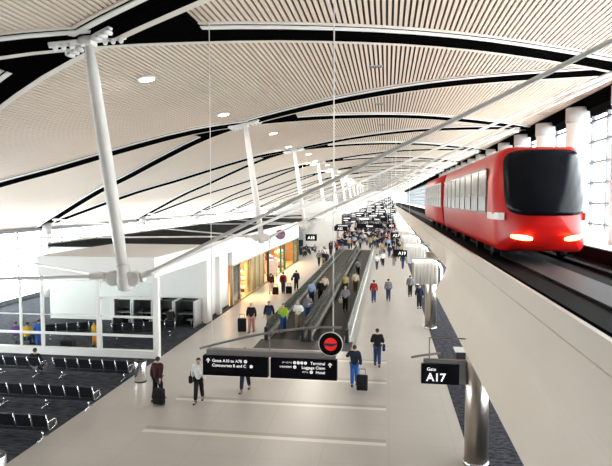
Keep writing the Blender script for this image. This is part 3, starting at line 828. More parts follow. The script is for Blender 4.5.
# side windows, doors, stripe
for (ya, cb) in ((1.3, c1), (CAR + 1.3, c2)):
    for s in (-1, 1):
        x = s * (TW - .015)
        L = CAR - 1.9
        n = 8
        bm = B(); prism(bm, [(ya, 1.38), (ya + L, 1.38), (ya + L, 2.80), (ya + .25, 2.80), (ya, 2.5)], x - .015 * s, x + .02 * s, 'X'); bd = obj('window_band', bm, mat('tram_window_surround', (.05, .03, .03), .3), cb)
        for i in range(n):
            a = ya + .08 + i * (L - .1) / n; b = a + (L - .1) / n - .24
            bm = B(); prism(bm, [(a, 1.44), (b, 1.44), (b, 2.74), (a, 2.74)], x + .015 * s, x + .035 * s, 'X')
            o = obj('side_window', bm, mat('tram_window', (.10, .092, .088), .16, 0, var=.4, vscale=1.2, spec=.22), bd)
        bm = B(); box(bm, min(x, x + s * .028), max(x, x + s * .028), ya, ya + L, 1.46, 1.86); bm.free()
        for i in range(n):
            a = ya + .08 + i * (L - .1) / n; b = a + (L - .1) / n - .24
            bm = B(); prism(bm, [(a + .02, 1.46), (b - .02, 1.46), (b - .02, 1.92), (a + .02, 1.92)], x + .03 * s, x + .04 * s, 'X')
            obj('window_film', bm, mat('tram_film', (.34, .35, .36), .3, var=.05), bd)
for s in (-1, 1):
    bm = B(); vs = []
    for (xx, yy) in [(1.335, 1.2), (1.335, .75), (1.325, .42), (1.30, .20), (1.25, -.02), (1.19, -.15), (1.12, -.26)]:
        vs.append((bm.verts.new((s * (xx - .025), yy - .02, 1.24)), bm.verts.new((s * (xx - .025), yy - .02, 1.44))))
    for a, b in zip(vs[:-1], vs[1:]): bm.faces.new((a[0], b[0], b[1], a[1]))
    r = bmesh.ops.extrude_face_region(bm, geom=bm.faces[:])
    for v in r['geom']:
        if isinstance(v, bmesh.types.BMVert): v.co.x -= s * .05; v.co.y += .08
    obj('corner_stripe', bm, WHITE, t)
for y in (1.5, 4.5, 8, 11, 15, 18, 21.5, 25):
    for s in (-1, 1):
        bm = B(); lathe(bm, [(.22, -.12), (.24, -.08), (.24, .08), (.22, .12)], 18, Matrix.Translation((s * .98, y, .24 + .04)) @ Matrix.Rotation(PI / 2, 4, 'Y')); obj('wheel', bm, RUBBER, t)
# roof equipment
for y in (3.5, 8.0, 17.0):
    bm = B(); rbox(bm, -.6, .6, y, y + 1.8, Z1 - .02, Z1 + .10, .03); obj('roof_unit', bm, REDDK, t)

# ------------------------------------------------------------------ people
def skinmesh(verts, edges, radii, root=0, sub=1, name='tmp'):
    me = bpy.data.meshes.new(name); me.from_pydata(verts, edges, [])
    o = bpy.data.objects.new(name, me); COL.objects.link(o)
    md = o.modifiers.new('s', 'SKIN'); md.use_smooth_shade = True
    lay = me.skin_vertices[0].data if me.skin_vertices else None
    if lay is None:
        bpy.context.view_layer.objects.active = o
        me.skin_vertices.new() if hasattr(me.skin_vertices, 'new') else None
        lay = me.skin_vertices[0].data
    for i, r in enumerate(radii):
        lay[i].radius = r if isinstance(r, tuple) else (r, r)
        lay[i].use_root = (i == root)
    sb = o.modifiers.new('sub', 'SUBSURF'); sb.levels = sub; sb.render_levels = sub
    dg = bpy.context.evaluated_depsgraph_get()
    out = bpy.data.meshes.new_from_object(o.evaluated_get(dg))
    COL.objects.unlink(o); bpy.data.objects.remove(o); bpy.data.meshes.remove(me)
    for p in out.polygons: p.use_smooth = True
    return out

def joints(pose):
    J = {}
    st = pose.get('stride', .0); lead = pose.get('lead', 1); seat = pose.get('seat', False); lean = pose.get('lean', 0.02)
    hz = .50 if seat else .93
    J['pel'] = (0, 0, hz + .03); J['waist'] = (0, lean * .5, hz + .20); J['chest'] = (0, lean, hz + .40); J['neckb'] = (0, lean * 1.1 + .0, hz + .54)
    J['neck'] = (0, lean * 1.3 + .01, hz + .60); J['skull'] = (0, lean * 1.5 + .025, hz + .69); J['crown'] = (0, lean * 1.5 + .01, hz + .765)
    for sd, s in (('l', -1), ('r', 1)):
        J['hip' + sd] = (s * .085, 0, hz - .03)
        if seat:
            J['kn' + sd] = (s * .11, .42, hz - .02); J['an' + sd] = (s * .11, .46, .09); J['to' + sd] = (s * .12, .60, .035)
        else:
            f = lead * s * st
            bend = .10 * st if f < 0 else .04 * st
            J['kn' + sd] = (s * .085, f * .42 + bend + .015, .50); J['an' + sd] = (s * .09, f * .86, .085 + (.06 * st if f < 0 else 0)); J['to' + sd] = (s * .105, f * .86 + .15, .035)
        J['sh' + sd] = (s * .185, lean, hz + .475)
        a = pose.get('arm' + sd, 'swing')
        if a == 'swing':
            f = -lead * s * st * .55
            J['el' + sd] = (s * .245, lean + f * .45 - .02, hz + .20); J['wr' + sd] = (s * .25, lean + f * 1.0 + .05, hz - .03)
        elif a == 'down':
            J['el' + sd] = (s * .245, lean - .04, hz + .19); J['wr' + sd] = (s * .255, lean - .02, hz - .05)
        elif a == 'back':
            J['el' + sd] = (s * .25, lean - .14, hz + .22); J['wr' + sd] = (s * .28, lean - .27, hz + .0)
        elif a == 'bent':
            J['el' + sd] = (s * .27, lean - .06, hz + .20); J['wr' + sd] = (s * .13, lean + .20, hz + .22)
        elif a == 'phone':
            J['el' + sd] = (s * .33, lean + .03, hz + .28); J['wr' + sd] = (s * .15, lean + .08, hz + .58)
        elif a == 'lap':
            J['el' + sd] = (s * .26, lean + .05, hz + .20); J['wr' + sd] = (s * .12, lean + .27, hz + .12)
        w = Vector(J['wr' + sd]); e = Vector(J['el' + sd]); d = (w - e).normalized()
        J['ha' + sd] = tuple(w + d * .075)
        J['dir' + sd] = d
    return J

def make_person(label, pose, top, legs, hair, skin=SKIN, shoes=None, loc=(0, 0, 0), rz=0, group=None, scale=1.0, detail=True, skirt=False, longhair=False, bald=False, short_legs=False):
    J = joints(pose)
    names = ['pel', 'waist', 'chest', 'neckb', 'neck', 'skull', 'crown']
    for sd in 'lr': names += [n + sd for n in ('hip', 'kn', 'an', 'to', 'sh', 'el', 'wr', 'ha')]
    R = {'pel': .125, 'waist': .115, 'chest': (.135, .125), 'neckb': .075, 'neck': .052, 'skull': .085, 'crown': .066, 'hip': .085, 'kn': .056, 'an': .042, 'to': .032, 'sh': .062, 'el': .042, 'wr': .030, 'ha': .030}
    V = [J[n] for n in names]; rad = [R.get(n, R.get(n[:-1])) for n in names]
    ix = {n: i for i, n in enumerate(names)}
    Ed = [('pel', 'waist'), ('waist', 'chest'), ('chest', 'neckb'), ('neckb', 'neck'), ('neck', 'skull'), ('skull', 'crown')]
    for sd in 'lr': Ed += [('pel', 'hip' + sd), ('hip' + sd, 'kn' + sd), ('kn' + sd, 'an' + sd), ('an' + sd, 'to' + sd), ('chest', 'sh' + sd), ('sh' + sd, 'el' + sd), ('el' + sd, 'wr' + sd), ('wr' + sd, 'ha' + sd)]
    E2 = [(ix[a], ix[b]) for a, b in Ed]
    if detail:
        for sd, s in (('l', -1), ('r', 1)):
            h = Vector(J['ha' + sd]); d = J['dir' + sd]
            side = Vector((0, 1, 0)) - d * d.y
            if side.length < .2: side = Vector((0, 0, 1)) - d * d.z
            side.normalize(); inw = d.cross(side) * (1 if s > 0 else -1)
            for j, (o_, ln) in enumerate(((-.026, .058), (-.009, .072), (.009, .078), (.026, .068))):
                a = h + side * o_ + d * .02; b = a + d * ln * .55 + inw * .006; c = b + d * ln * .45 * .7 - inw * -.02
                k = len(V); V += [tuple(a), tuple(b), tuple(c)]; rad += [.0095, .009, .0075]; E2 += [(ix['ha' + sd], k), (k, k + 1), (k + 1, k + 2)]
            a = Vector(J['wr' + sd]) + d * .035 + side * .028; b = a + side * .025 + d * .03; c = b + d * .028
            k = len(V); V += [tuple(a), tuple(b), tuple(c)]; rad += [.011, .0095, .008]; E2 += [(ix['ha' + sd], k), (k, k + 1), (k + 1, k + 2)]
    me = skinmesh(V, E2, rad, 0, 1)
    bm = B(); bm.from_mesh(me); bpy.data.meshes.remove(me)
    sk = Vector(J['skull'])
    for f in bm.faces: f.material_index = 0
    nf = len(bm.faces)
    # face: brow/jaw ellipsoid, nose, ears, eyes, mouth
    ball(bm, sk + Vector((0, .012, -.035)), .075, 12, 10, (.92, 1.02, 1.05))
    ball(bm, sk + Vector((0, .092, -.02)), .016, 8, 6, (.8, 1.1, 1.4))
    for s in (-1, 1): ball(bm, sk + Vector((s * .082, 0, -.015)), .022, 8, 6, (.4, .8, 1.3))
    bm.faces.ensure_lookup_table(); n1 = len(bm.faces)
    for s in (-1, 1): ball(bm, sk + Vector((s * .030, .083, .008)), .010, 8, 6)
    ball(bm, sk + Vector((0, .076, -.062)), .018, 8, 6, (1.3, .5, .3))
    bm.faces.ensure_lookup_table()
    for f in bm.faces[n1:]: f.material_index = 1
    root = obj('person', bm, [skin, EYE], None, fix=False)
    root.location = loc; root.rotation_euler = (0, 0, rz); root.scale = (scale,) * 3
    tag(root, label, 'person', group)
    # hair
    if not bald:
        bm = B(); M = Matrix.Translation(sk + Vector((0, -.012, .022)))
        ball(bm, sk + Vector((0, -.014, .024)), .098, 16, 12, (.93, 1.05, .98))
        cut = [v for v in bm.verts if (v.co.z < sk.z - .035 and v.co.y > sk.y - .03) or (v.co.y > sk.y + .045 and v.co.z < sk.z + .045) or v.co.z < sk.z - .075]
        bmesh.ops.delete(bm, geom=cut, context='VERTS')
        if longhair: ball(bm, sk + Vector((0, -.06, -.09)), .085, 12, 10, (1.0, .65, 1.5))
        obj('hair', bm, hair, root)
    def garment(nm, vs, es, rr, m, rt=0):
        k = {n: i for i, n in enumerate(vs)}
        mesh = skinmesh([J[v] if isinstance(v, str) else v for v in vs], [(k[a], k[b]) for a, b in es], rr, rt, 1)
        mesh.name = nm; mesh.materials.clear(); mesh.materials.append(m)
        o = bpy.data.objects.new(nm, mesh); COL.objects.link(o); o.parent = root
        return o
    J['belt'] = (0, J['pel'][1], J['pel'][2] - (.0 if pose.get('seat') else .07))
    J['cufl'] = tuple(Vector(J['wrl']).lerp(Vector(J['ell']), .12)); J['cufr'] = tuple(Vector(J['wrr']).lerp(Vector(J['elr']), .12))
    garment('jacket', ['waist', 'belt', 'chest', 'neckb', 'shl', 'ell', 'cufl', 'shr', 'elr', 'cufr'],
            [('waist', 'belt'), ('waist', 'chest'), ('chest', 'neckb'), ('chest', 'shl'), ('shl', 'ell'), ('ell', 'cufl'), ('chest', 'shr'), ('shr', 'elr'), ('elr', 'cufr')],
            [.170, .185, (.19, .175), .09, .105, .082, .062, .105, .082, .062], top)
    if short_legs:
        J['lowl'] = tuple(Vector(J['hipl']).lerp(Vector(J['knl']), .75)); J['lowr'] = tuple(Vector(J['hipr']).lerp(Vector(J['knr']), .75))
        garment('shorts', ['pel', 'hipl', 'lowl', 'hipr', 'lowr'], [('pel', 'hipl'), ('hipl', 'lowl'), ('pel', 'hipr'), ('hipr', 'lowr')], [.145, .108, .095, .108, .095], legs)
    else:
        for sd in 'lr': J['hem' + sd] = tuple(Vector(J['an' + sd]).lerp(Vector(J['kn' + sd]), .02))
        garment('trousers', ['pel', 'hipl', 'knl', 'heml', 'hipr', 'knr', 'hemr'], [('pel', 'hipl'), ('hipl', 'knl'), ('knl', 'heml'), ('pel', 'hipr'), ('hipr', 'knr'), ('knr', 'hemr')],
                [.150, .118, .092, .076, .118, .092, .076], legs)
    for sd in 'lr':
        a = Vector(J['an' + sd]); b = Vector(J['to' + sd]); d = b - a
        hl = Vector((a.x, a.y - .04, b.z + .01))
        bm = B()
        an = -math.atan2(d.x, d.y)
        M = Matrix.Translation((a.x, a.y, b.z - .035)) @ Matrix.Rotation(an, 4, 'Z')
        rbox(bm, -.046, .046, -.085, .20, 0, .055, .02, 2, M); rbox(bm, -.045, .045, -.08, .07, .04, .11, .025, 2, M)
        obj('shoe', bm, shoes or BLACK, root)
    return root

HB = mat('hair_black', (.015, .012, .010), .6, var=.2, vscale=20); HG = mat('hair_grey', (.40, .38, .36), .7, var=.2, vscale=20); HN = mat('hair_brown', (.09, .05, .025), .6, var=.2, vscale=20); HL = mat('hair_blond', (.42, .28, .13), .6, var=.2, vscale=20)
C = dict(black=cloth('black', (.012, .012, .014)), navy=cloth('navy', (.015, .02, .045)), maroon=cloth('maroon', (.05, .012, .016)), white=cloth('white', (.80, .80, .82)), jeans=cloth('jeans', (.03, .12, .38)), djeans=cloth('dark_jeans', (.03, .05, .11)),
         khaki=cloth('khaki', (.42, .35, .24)), green=cloth('lime_green', (.33, .50, .04)), grey=cloth('grey', (.19, .19, .21)), lblue=cloth('light_blue', (.32, .45, .68)), tan=cloth('tan', (.45, .34, .17)), red=cloth('red', (.32, .03, .025)),
         purple=cloth('purple', (.16, .08, .32)), yellow=cloth('yellow', (.75, .42, .02)), blue=cloth('blue', (.04, .12, .45)), pink=cloth('pink', (.65, .30, .28)), orange=cloth('orange', (.70, .28, .03)), cream=cloth('cream', (.62, .55, .43)), brown=cloth('brown', (.13, .07, .035)))
W_F = dict(stride=.30, lead=1); W_B = dict(stride=.28, lead=-1); ST = dict(stride=.06, lead=1)
AWAY, TOWARD = 0, PI    # people are built facing +Y (away from the camera)

make_person('person in dark maroon coat pulling a black case, left by the seats', dict(stride=.22, lead=1, armr='back', arml='down'), C['maroon'], C['black'], HB, loc=(-8.78, 20.75, 0), rz=AWAY - .2)
make_person('person in white shirt and black trousers walking forward, left of the hanging sign', dict(stride=.28, lead=1, arml='swing', armr='down'), C['white'], C['black'], HB, loc=(-7.16, 20.9, 0), rz=TOWARD + .1)
make_person('fair-haired person in dark clothes mostly hidden by the hanging sign', dict(stride=.34, lead=1), C['navy'], C['navy'], HL, loc=(-5.7, 22.4, 0), rz=TOWARD, scale=1.04)
make_person('person in black jacket and bright blue jeans holding a phone to the ear', dict(stride=.16, lead=1, arml='phone', armr='back'), C['navy'], C['jeans'], HB, loc=(-1.30, 23.6, 0), rz=AWAY, skin=SKIN)
make_person('person in black jacket and dark jeans walking away right of the sign', dict(stride=.2, lead=-1, armr='bent', arml='bent'), C['black'], C['djeans'], HB, loc=(-.40, 26.6, 0), rz=AWAY + .05, scale=1.03)
make_person('person in black jacket and bare legs pulling a black case, left of the walkways', dict(stride=.22, lead=1, arml='down', armr='down'), C['black'], C['pink'], HL, loc=(-7.9, 32.6, 0), rz=TOWARD, short_legs=False)
make_person('person in navy jacket and khaki trousers walking towards the walkway end', dict(stride=.26, lead=-1, armr='swing', arml='swing'), C['navy'], C['khaki'], HN, loc=(-6.95, 33.2, 0), rz=TOWARD - .05, scale=1.02)
make_person('person in lime green jacket stepping off the left walkway', dict(stride=.2, lead=1, armr='bent'), C['green'], C['jeans'], HN, loc=(-6.0, 32.7, .012), rz=TOWARD + .1)
make_person('older person in white jacket over pink top on the left walkway', dict(stride=.14, lead=1, arml='bent', armr='bent'), C['white'], C['khaki'], HG, loc=(-5.25, 33.6, .012), rz=TOWARD)
make_person('grey-haired person in grey jacket and jeans on the left walkway', dict(stride=.1, lead=-1, arml='bent'), C['grey'], C['jeans'], HG, loc=(-5.0, 36.0, .012), rz=TOWARD)
make_person('person in light blue shirt standing on the left walkway', dict(stride=.1, lead=1), C['lblue'], C['djeans'], HN, loc=(-5.55, 42.0, .012), rz=AWAY)
make_person('person in dark coat behind the blue-shirted one on the left walkway', ST, C['black'], C['black'], HB, loc=(-5.0, 43.0, .012), rz=TOWARD)
make_person('person in white top on the left walkway beside the hanging cable', dict(stride=.1, lead=1, armr='bent'), C['cream'], C['brown'], HB, loc=(-4.92, 45.5, .012), rz=TOWARD)
make_person('person in navy suit walking away between the shops and walkway', dict(stride=.24, lead=1, arml='bent'), C['navy'], C['black'], HB, loc=(-7.75, 48.5, 0), rz=AWAY)
make_person('person in maroon top and pale trousers with case before the shops', dict(stride=.12, lead=1, armr='back'), C['maroon'], C['cream'], HN, loc=(-9.5, 46.2, 0), rz=AWAY)
make_person('person in red top and dark jeans with case before the shops', dict(stride=.12, lead=-1, armr='back'), C['red'], C['djeans'], HB, loc=(-8.55, 46.6, 0), rz=AWAY, scale=1.04)
make_person('person in grey jacket standing on the right walkway', dict(stride=.1, lead=1, arml='down', armr='bent'), C['grey'], C['black'], HG, loc=(-2.85, 39.6, .012), rz=AWAY, scale=1.03)
make_person('person in tan top on the right walkway further along', ST, C['tan'], C['black'], HL, loc=(-3.35, 46.5, .012), rz=AWAY, longhair=True)
make_person('person in cream top at the right side of the right walkway', ST, C['cream'], C['brown'], HN, loc=(-2.6, 48.0, .012), rz=AWAY)
make_person('person in pale grey shirt on the right walkway, far part', ST, C['grey'], C['navy'], HB, loc=(-2.9, 58.0, .012), rz=AWAY)
make_person('person in brown top and jeans walking away on the open floor', dict(stride=.2, lead=1), C['red'], C['djeans'], HB, loc=(-.95, 43.3, 0), rz=AWAY)
make_person('person in grey top walking away on the open floor', dict(stride=.2, lead=-1), C['grey'], C['djeans'], HB, loc=(.15, 44.2, 0), rz=AWAY)
make_person('person in white shirt and dark trousers walking forward on the open floor', dict(stride=.2, lead=-1), C['white'], C['black'], HB, loc=(-.45, 67.5, 0), rz=TOWARD)
make_person('person in dark jacket beside the A19 sign', dict(stride=.2, lead=1), C['brown'], C['grey'], HB, loc=(.85, 68.0, 0), rz=AWAY)
make_person('dark-haired person in black slumped on the back bench', dict(seat=True, lean=-.05, arml='lap', armr='lap'), C['black'], C['grey'], HB, loc=(-15.34, 22.95, -.02), rz=AWAY)
make_person('person in black seated at the work kiosk by the white wall', dict(seat=True, lean=.1, arml='lap', armr='lap'), C['black'], C['black'], HB, loc=(-13.0, 32.7, .0), rz=AWAY)
make_person('person in purple top behind the glass partition, far left', dict(seat=True, arml='lap', armr='lap'), C['purple'], C['grey'], HN, loc=(-19.75, 27.8, 0), rz=.3)
make_person('person in yellow jacket seated behind the glass partition', dict(seat=True, arml='lap', armr='lap'), C['yellow'], C['djeans'], HB, loc=(-19.0, 27.7, 0), rz=0)
make_person('person in blue standing at the partition post', ST, C['blue'], C['blue'], HB, loc=(-18.25, 27.6, 0), rz=.4, scale=.86)
make_person('person in orange and yellow top behind the middle partition post', dict(stride=.1, arml='bent'), C['yellow'], C['orange'], HN, loc=(-15.35, 28.1, .0), rz=2.6, scale=.78)
make_person('person in dark coat waiting beneath the guideway past the first frame', ST, C['navy'], C['black'], HB, loc=(2.35, 41.5, 0), rz=TOWARD)
make_person('person in grey and white beneath the guideway past the second frame', ST, C['grey'], C['black'], HN, loc=(1.9, 46.5, 0), rz=AWAY)

# luggage
def suitcase(loc, rz, label, h=.62, w=.42, d=.25, tilt=0):
    t = thing('suitcase', label, 'suitcase', loc, rz)
    M = Matrix.Rotation(tilt, 4, 'X')
    bm = B(); rbox(bm, -w / 2, w / 2, -d / 2, d / 2, .06, .06 + h, .05, 3, M); obj('shell', bm, C['black'], t)
    bm = B()
    for s in (-1, 1): tube(bm, [M @ Vector((s * w * .28, d * .38, .05 + h)), M @ Vector((s * w * .28, d * .38, .06 + h + .22))], .010, 6)
    tube(bm, [M @ Vector((-w * .3, d * .38, .06 + h + .22)), M @ Vector((w * .3, d * .38, .06 + h + .22))], .016, 6); obj('handle', bm, BLACK, t)
    for s in (-1, 1):
        bm = B(); lathe(bm, [(.045, -.02), (.05, 0), (.045, .02)], 14, Matrix.Translation((s * w * .38, d * .3, .05)) @ Matrix.Rotation(PI / 2, 4, 'Y')); obj('wheel', bm, RUBBER, t)
    bm = B(); rbox(bm, -w * .36, w * .36, -d / 2 - .03, -d / 2 + .02, .14, .06 + h * .62, .02, 2, M); obj('pocket', bm, C['black'], t)
suitcase((-8.52, 20.25, 0), -.2, 'black suitcase pulled by the person in the maroon coat', .60, .44)
suitcase((-.95, 22.95, 0), .0, 'black rolling suitcase beside the blue jeans', .62, .46)
suitcase((-8.42, 32.4, 0), .2, 'black rolling suitcase left of the bare-legged person', .78, .5, .3)
suitcase((-9.0, 45.6, 0), 0, 'black case between the two travellers before the shops', .6, .45)
suitcase((-8.0, 46.2, 0), 0, 'black case right of the red-topped traveller', .6, .5)
def bag(loc, rz, label, c, w=.34, h=.28, d=.14):
    t = thing('shoulder_bag', label, 'bag', loc, rz)
    bm = B(); rbox(bm, -w / 2, w / 2, -d / 2, d / 2, 0, h, .04, 3); obj('pouch', bm, c, t)
    bm = B(); tube(bm, [(-w * .4, 0, h - .02), (-w * .25, 0, h + .14), (0, 0, h + .2), (w * .25, 0, h + .14), (w * .4, 0, h - .02)], .014, 6); obj('strap', bm, c, t)
bag((-.10, 26.5, .78), PI / 2, 'dark shoulder bag at the right hip of the black-jacketed walker', C['navy'])
bag((-7.47, 20.95, .72), PI / 2, 'black bag held in the hand of the white-shirted walker', C['black'], .36, .3)
bag((-8.1, 48.4, .85), PI / 2, 'dark bag under the arm of the navy-suited walker', C['black'])
bag((-3.15, 39.3, .62), 0, 'pale carrier bag held on the right walkway', C['cream'], .25, .3)
bag((-16.35, 27.2, .004), 0, 'black travel bag on the carpet behind the partition', C['black'], .7, .55, .35)
bag((-15.55, 27.3, .004), .2, 'small brown bag beside the black travel bag', C['brown'], .4, .26, .25)
def backpack(loc, rz, label, c):
    t = thing('backpack', label, 'backpack', loc, rz)
    bm = B(); rbox(bm, -.15, .15, -.08, .08, 0, .42, .06, 3); obj('pack', bm, c, t)
    bm = B(); rbox(bm, -.11, .11, -.12, -.06, .04, .22, .03, 2); obj('pocket', bm, c, t)
    for s in (-1, 1):
        bm = B(); tube(bm, [(s * .09, .07, .40), (s * .11, .13, .36), (s * .11, .13, .12), (s * .10, .07, .05)], .016, 6); obj('strap', bm, c, t)
backpack((-8.55, 46.36, 1.0), 0, 'dark backpack on the red-topped traveller', C['maroon'])
backpack((-6.95, 33.0, .95), 0, 'small dark pack carried in front by the navy-jacketed walker', C['djeans'])

# dark concession stands down the middle of the hall
STANDS = []
def stand(x, y, w, h, label, sc):
    t = thing('concession_stand', label, 'stand', (x, y, 0))
    bm = B(); rbox(bm, -w / 2, w / 2, -1.2, 1.2, .0, 1.1, .03); obj('counter', bm, C['navy'], t)
    bm = B(); rbox(bm, -w / 2 - .1, w / 2 + .1, -1.3, 1.3, 1.1, 1.16, .02); obj('counter_top', bm, PALE, t)
    for sx in (-1, 1):
        for sy in (-1, 1):
            bm = B(); box(bm, sx * (w / 2 - .1) - .05, sx * (w / 2 - .1) + .05, sy * 1.05 - .05, sy * 1.05 + .05, 1.1, h - .4); obj('post', bm, BLACK, t)
    bm = B(); rbox(bm, -w / 2 - .15, w / 2 + .15, -1.35, 1.35, h - .45, h, .03); obj('canopy', bm, sc, t)
    bm = B(); box(bm, -w * .36, w * .36, -1.38, -1.34, h - .34, h - .12); obj('sign_strip', bm, LETTER, t)
    for j in range(4):
        bm = B(); rbox(bm, -w * .4 + j * w * .22, -w * .4 + j * w * .22 + w * .15, -.3, .3, 1.16, 1.16 + .3 + .2 * (j % 3), .02); obj('stock', bm, (OR, PALE, C['black'], C['lblue'])[j], t)
for i, (x, y, w, h) in enumerate([(-7.4, 98, 2.2, 3.6), (-6.8, 108, 2.6, 4.0), (-4.6, 118, 2.6, 4.2), (-7.0, 124, 2.6, 4.4), (-3.2, 134, 2.4, 4.4), (-6.4, 142, 3, 4.8), (-2.2, 156, 2.6, 5.0), (-5.6, 168, 3, 5.2), (-1.0, 186, 2.8, 5.4), (-4.4, 205, 3, 5.8), (.2, 228, 3, 6.0), (-3, 250, 4, 6.4)]):
    stand(x, y, w, h, '%s dark canopied concession stand down the crowded hall, counted from the near end' % ORD[i], (C['navy'], C['black'], SIGNG)[i % 3])
    STANDS.append((x, y, w))

t = thing('wall_clock', 'round grey clock hanging above the A18 sign', 'clock', (-9.55, 64.5, 4.75))
bm = B(); lathe(bm, [(.40, -.08), (.44, -.06), (.44, .06), (.40, .08)], 28, Matrix.Rotation(PI / 2, 4, 'X')); obj('case', bm, SIGNG, t)
bm = B(); lathe(bm, [(.36, .08), (.36, .10)], 28, Matrix.Rotation(PI / 2, 4, 'X')); obj('dial', bm, GREYLIP, t)
bm = B(); box(bm, -.015, .015, -.12, -.10, 0, .28); box(bm, 0, .2, -.12, -.10, -.015, .015); obj('hands', bm, WHITE, t)
bm = B(); tube(bm, [(0, 0, .4), (0, 0, roofz(-9.55) + .1 - 4.75)], .02, 6); obj('hanger_rod', bm, STEELW, t)
for i, y in enumerate((76, 79.5, 83)):
    bench(6, ['nearest', 'middle', 'rearmost'][i] + ' dark bench of the gate seating past the green shop', (-10.6, y, .02))
for i in range(9):
    x = -13.6 + (i % 3) * 1.15 + .1 * i; y = (75.0, 78.4, 81.9)[i // 3] + .35
    make_person('seated traveller in dark clothes at the gate past the green shop', dict(seat=True, arml='lap', armr='lap'), (C['black'], C['navy'], C['grey'])[i % 3], C['black'], HB, loc=(x, y + .8, -.02), rz=AWAY, group='seated travellers past the green shop', detail=False)
HI = [(-7.2, 104, 4.3, 1.6), (-5.2, 112, 5.0, 1.8), (-6.8, 122, 4.6, 1.8), (-3.6, 128, 5.4, 2.2), (-1.0, 118, 5.2, 1.6), (-5.6, 138, 5.2, 2), (-1.8, 146, 6.0, 2.2), (-4.4, 158, 5.8, 2.4), (.6, 150, 6.0, 1.6), (-6.4, 164, 5.0, 2), (-2.6, 176, 6.6, 2.6), (.2, 182, 6.8, 2), (-5, 190, 5.8, 2.6), (-1.4, 200, 7.0, 2.6), (.8, 205, 7.2, 2), (-3.4, 230, 7.0, 3), (.2, 240, 7.8, 3), (1.2, 110, 5.0, 1.2), (1.4, 134, 5.4, 1.4), (1.2, 166, 6.2, 1.6)]
for x, y, z, wd in HI:
    t = thing('display_board', 'dark hanging display board high over the far crowd', 'display board', (x, y, z), 0, 'hanging boards over the far crowd')
    bm = B(); rbox(bm, -wd / 2, wd / 2, -.1, .1, -.5, .5, .02); obj('board', bm, (C['navy'], SIGNB, C['black'])[int(y) % 3], t)
    bm = B(); box(bm, -wd * .4, wd * .35, -.115, -.1, .12, .26); box(bm, -wd * .4, wd * .1, -.115, -.1, -.28, -.14); obj('light_strips', bm, LETTER, t)
    for q in (-1, 1):
        bm = B(); tube(bm, [(q * wd * .35, 0, .45), (q * wd * .35, 0, roofz(x + q * wd * .35) + .08 - z)], .02, 6); obj('hanger_rod', bm, STEELW, t)

# mezzanine bridges crossing the far hall
def bridge(n, y, z0, z1, x0, x1):
    bm = B(); box(bm, x0, x1, y, y + 4, z0, z0 + .7); o = struct('trim_bridge_%d' % n, bm, C['navy'])
    bm = B(); box(bm, x0, x1, y, y + 4, z1 - .5, z1); obj('bridge_roof', bm, BLACK, o)
    bm = B(); box(bm, x0, x1, y + .1, y + .2, z0 + .7, z1 - .5); obj('bridge_glazing', bm, DGLASS, o)
    k = 0; x = x0
    while x <= x1 + .01:
        bm = B(); box(bm, x - .12, x + .12, y - .02, y + .2, z0 + .6, z1 - .4); obj('bridge_post', bm, WHITE if k % 3 == 0 else SILVER, o); x += (x1 - x0) / 9; k += 1
    for x in (x0 + .3, x1 - .3):
        bm = B(); box(bm, x - .3, x + .3, y + 1, y + 1.6, 0, z0); obj('bridge_column', bm, WHITE, o)
bridge(1, 212, 4.6, 7.6, -7.6, 2.2)
bridge(2, 265, 5.6, 9.2, -3.5, 2.2)

# crowd: prototypes copied down the hall
protos = []
PC = [('black coat', C['black'], C['black'], HB), ('navy coat', C['navy'], C['djeans'], HB), ('grey jacket', C['grey'], C['black'], HN), ('white shirt', C['white'], C['djeans'], HB), ('light blue shirt', C['lblue'], C['black'], HN),
      ('tan jacket', C['tan'], C['djeans'], HL), ('red top', C['red'], C['black'], HB), ('dark jacket and pale trousers', C['black'], C['khaki'], HN)]
spots = []
rnd = random.Random(11)
def free(x, y): return all((x - a)**2 + (y - b)**2 > .45 for a, b in spots)
n = 0
while len(spots) < 245:
    u = rnd.random()
    y = 64 + 150 * u**1.5
    x = rnd.uniform(-8.3, 2.0)
    if y < 90:
        if -7.0 < x < -1.8: continue
        if x < -6.8 and rnd.random() < .2: continue
        if x > -1.8 and rnd.random() < .80: continue
    if any(abs(x - a) < w / 2 + .5 and abs(y - b) < 1.9 for a, b, w in STANDS): continue
    if free(x, y): spots.append((x, y))
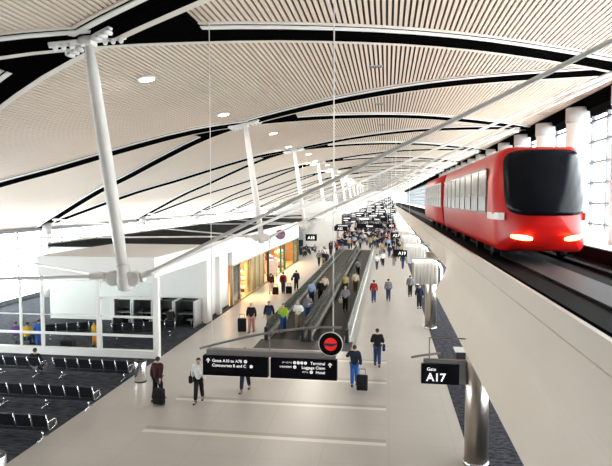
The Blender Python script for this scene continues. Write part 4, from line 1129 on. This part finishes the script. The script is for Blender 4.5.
for i, (x, y) in enumerate(spots):
    ci = rnd.choice([0, 0, 0, 0, 1, 1, 1, 1, 2, 2, 3, 4, 5, 6, 7])
    away = rnd.random() < .6
    key = (ci, away)
    lab = 'person in %s, %s in the distant crowd' % (PC[ci][0], 'walking away' if away else 'facing the camera')
    grp = 'distant crowd in %s %s' % (PC[ci][0], 'walking away' if away else 'coming nearer')
    pr0 = next((p for k, p in protos if k == ci), None)
    rz = (AWAY if away else TOWARD) + rnd.uniform(-.3, .3)
    if pr0 is None:
        p0 = make_person(lab, dict(stride=.2 + .02 * ci, lead=1 if ci % 2 else -1, arml='bent' if ci % 3 == 0 else 'swing'), PC[ci][1], PC[ci][2], PC[ci][3], loc=(x, y, 0), rz=rz, group=grp, detail=False)
        protos.append((ci, p0))
    else:
        dup(pr0, (x, y, 0), rz, lab, grp, scale=rnd.uniform(.93, 1.06))

# ------------------------------------------------------------------ light
wd = bpy.data.worlds.new('World'); SC.world = wd; wd.use_nodes = True
nt = wd.node_tree; bg = nt.nodes['Background']
bg.inputs[0].default_value = (.93, .97, 1.0, 1); bg.inputs[1].default_value = 15.0
def portal(name, loc, rot, sx, sy):
    la = bpy.data.lights.new(name, 'AREA'); la.shape = 'RECTANGLE'; la.size = sx; la.size_y = sy
    la.cycles.is_portal = True
    o = bpy.data.objects.new(name, la); COL.objects.link(o); o.location = loc; o.rotation_euler = rot
portal('daylight_left', (XL - .1, 80, 2.8), (0, -PI / 2, 0), 5.4, 190)
portal('daylight_right', (XR + .1, 80, 9.2), (0, PI / 2, 0), 6.6, 190)
#portal('daylight_near', (-9, YN - .2, 5.5), (PI / 2, 0, 0), 38, 11)

# ------------------------------------------------------------------ camera
cam = bpy.data.cameras.new('Camera'); co = bpy.data.objects.new('Camera', cam); COL.objects.link(co)
cam.sensor_width = 36; cam.lens = 570 / 612 * 36; cam.clip_end = 1000; cam.clip_start = .05
co.location = (0, 0, 7.8); co.rotation_euler = (math.radians(90 - 3.31), 0, math.radians(8.09))
SC.camera = co
SC.view_settings.view_transform = 'Standard'; SC.view_settings.look = 'None'; SC.view_settings.gamma = 1
SC.view_settings.use_curve_mapping = False; SC.view_settings.exposure = 0.0
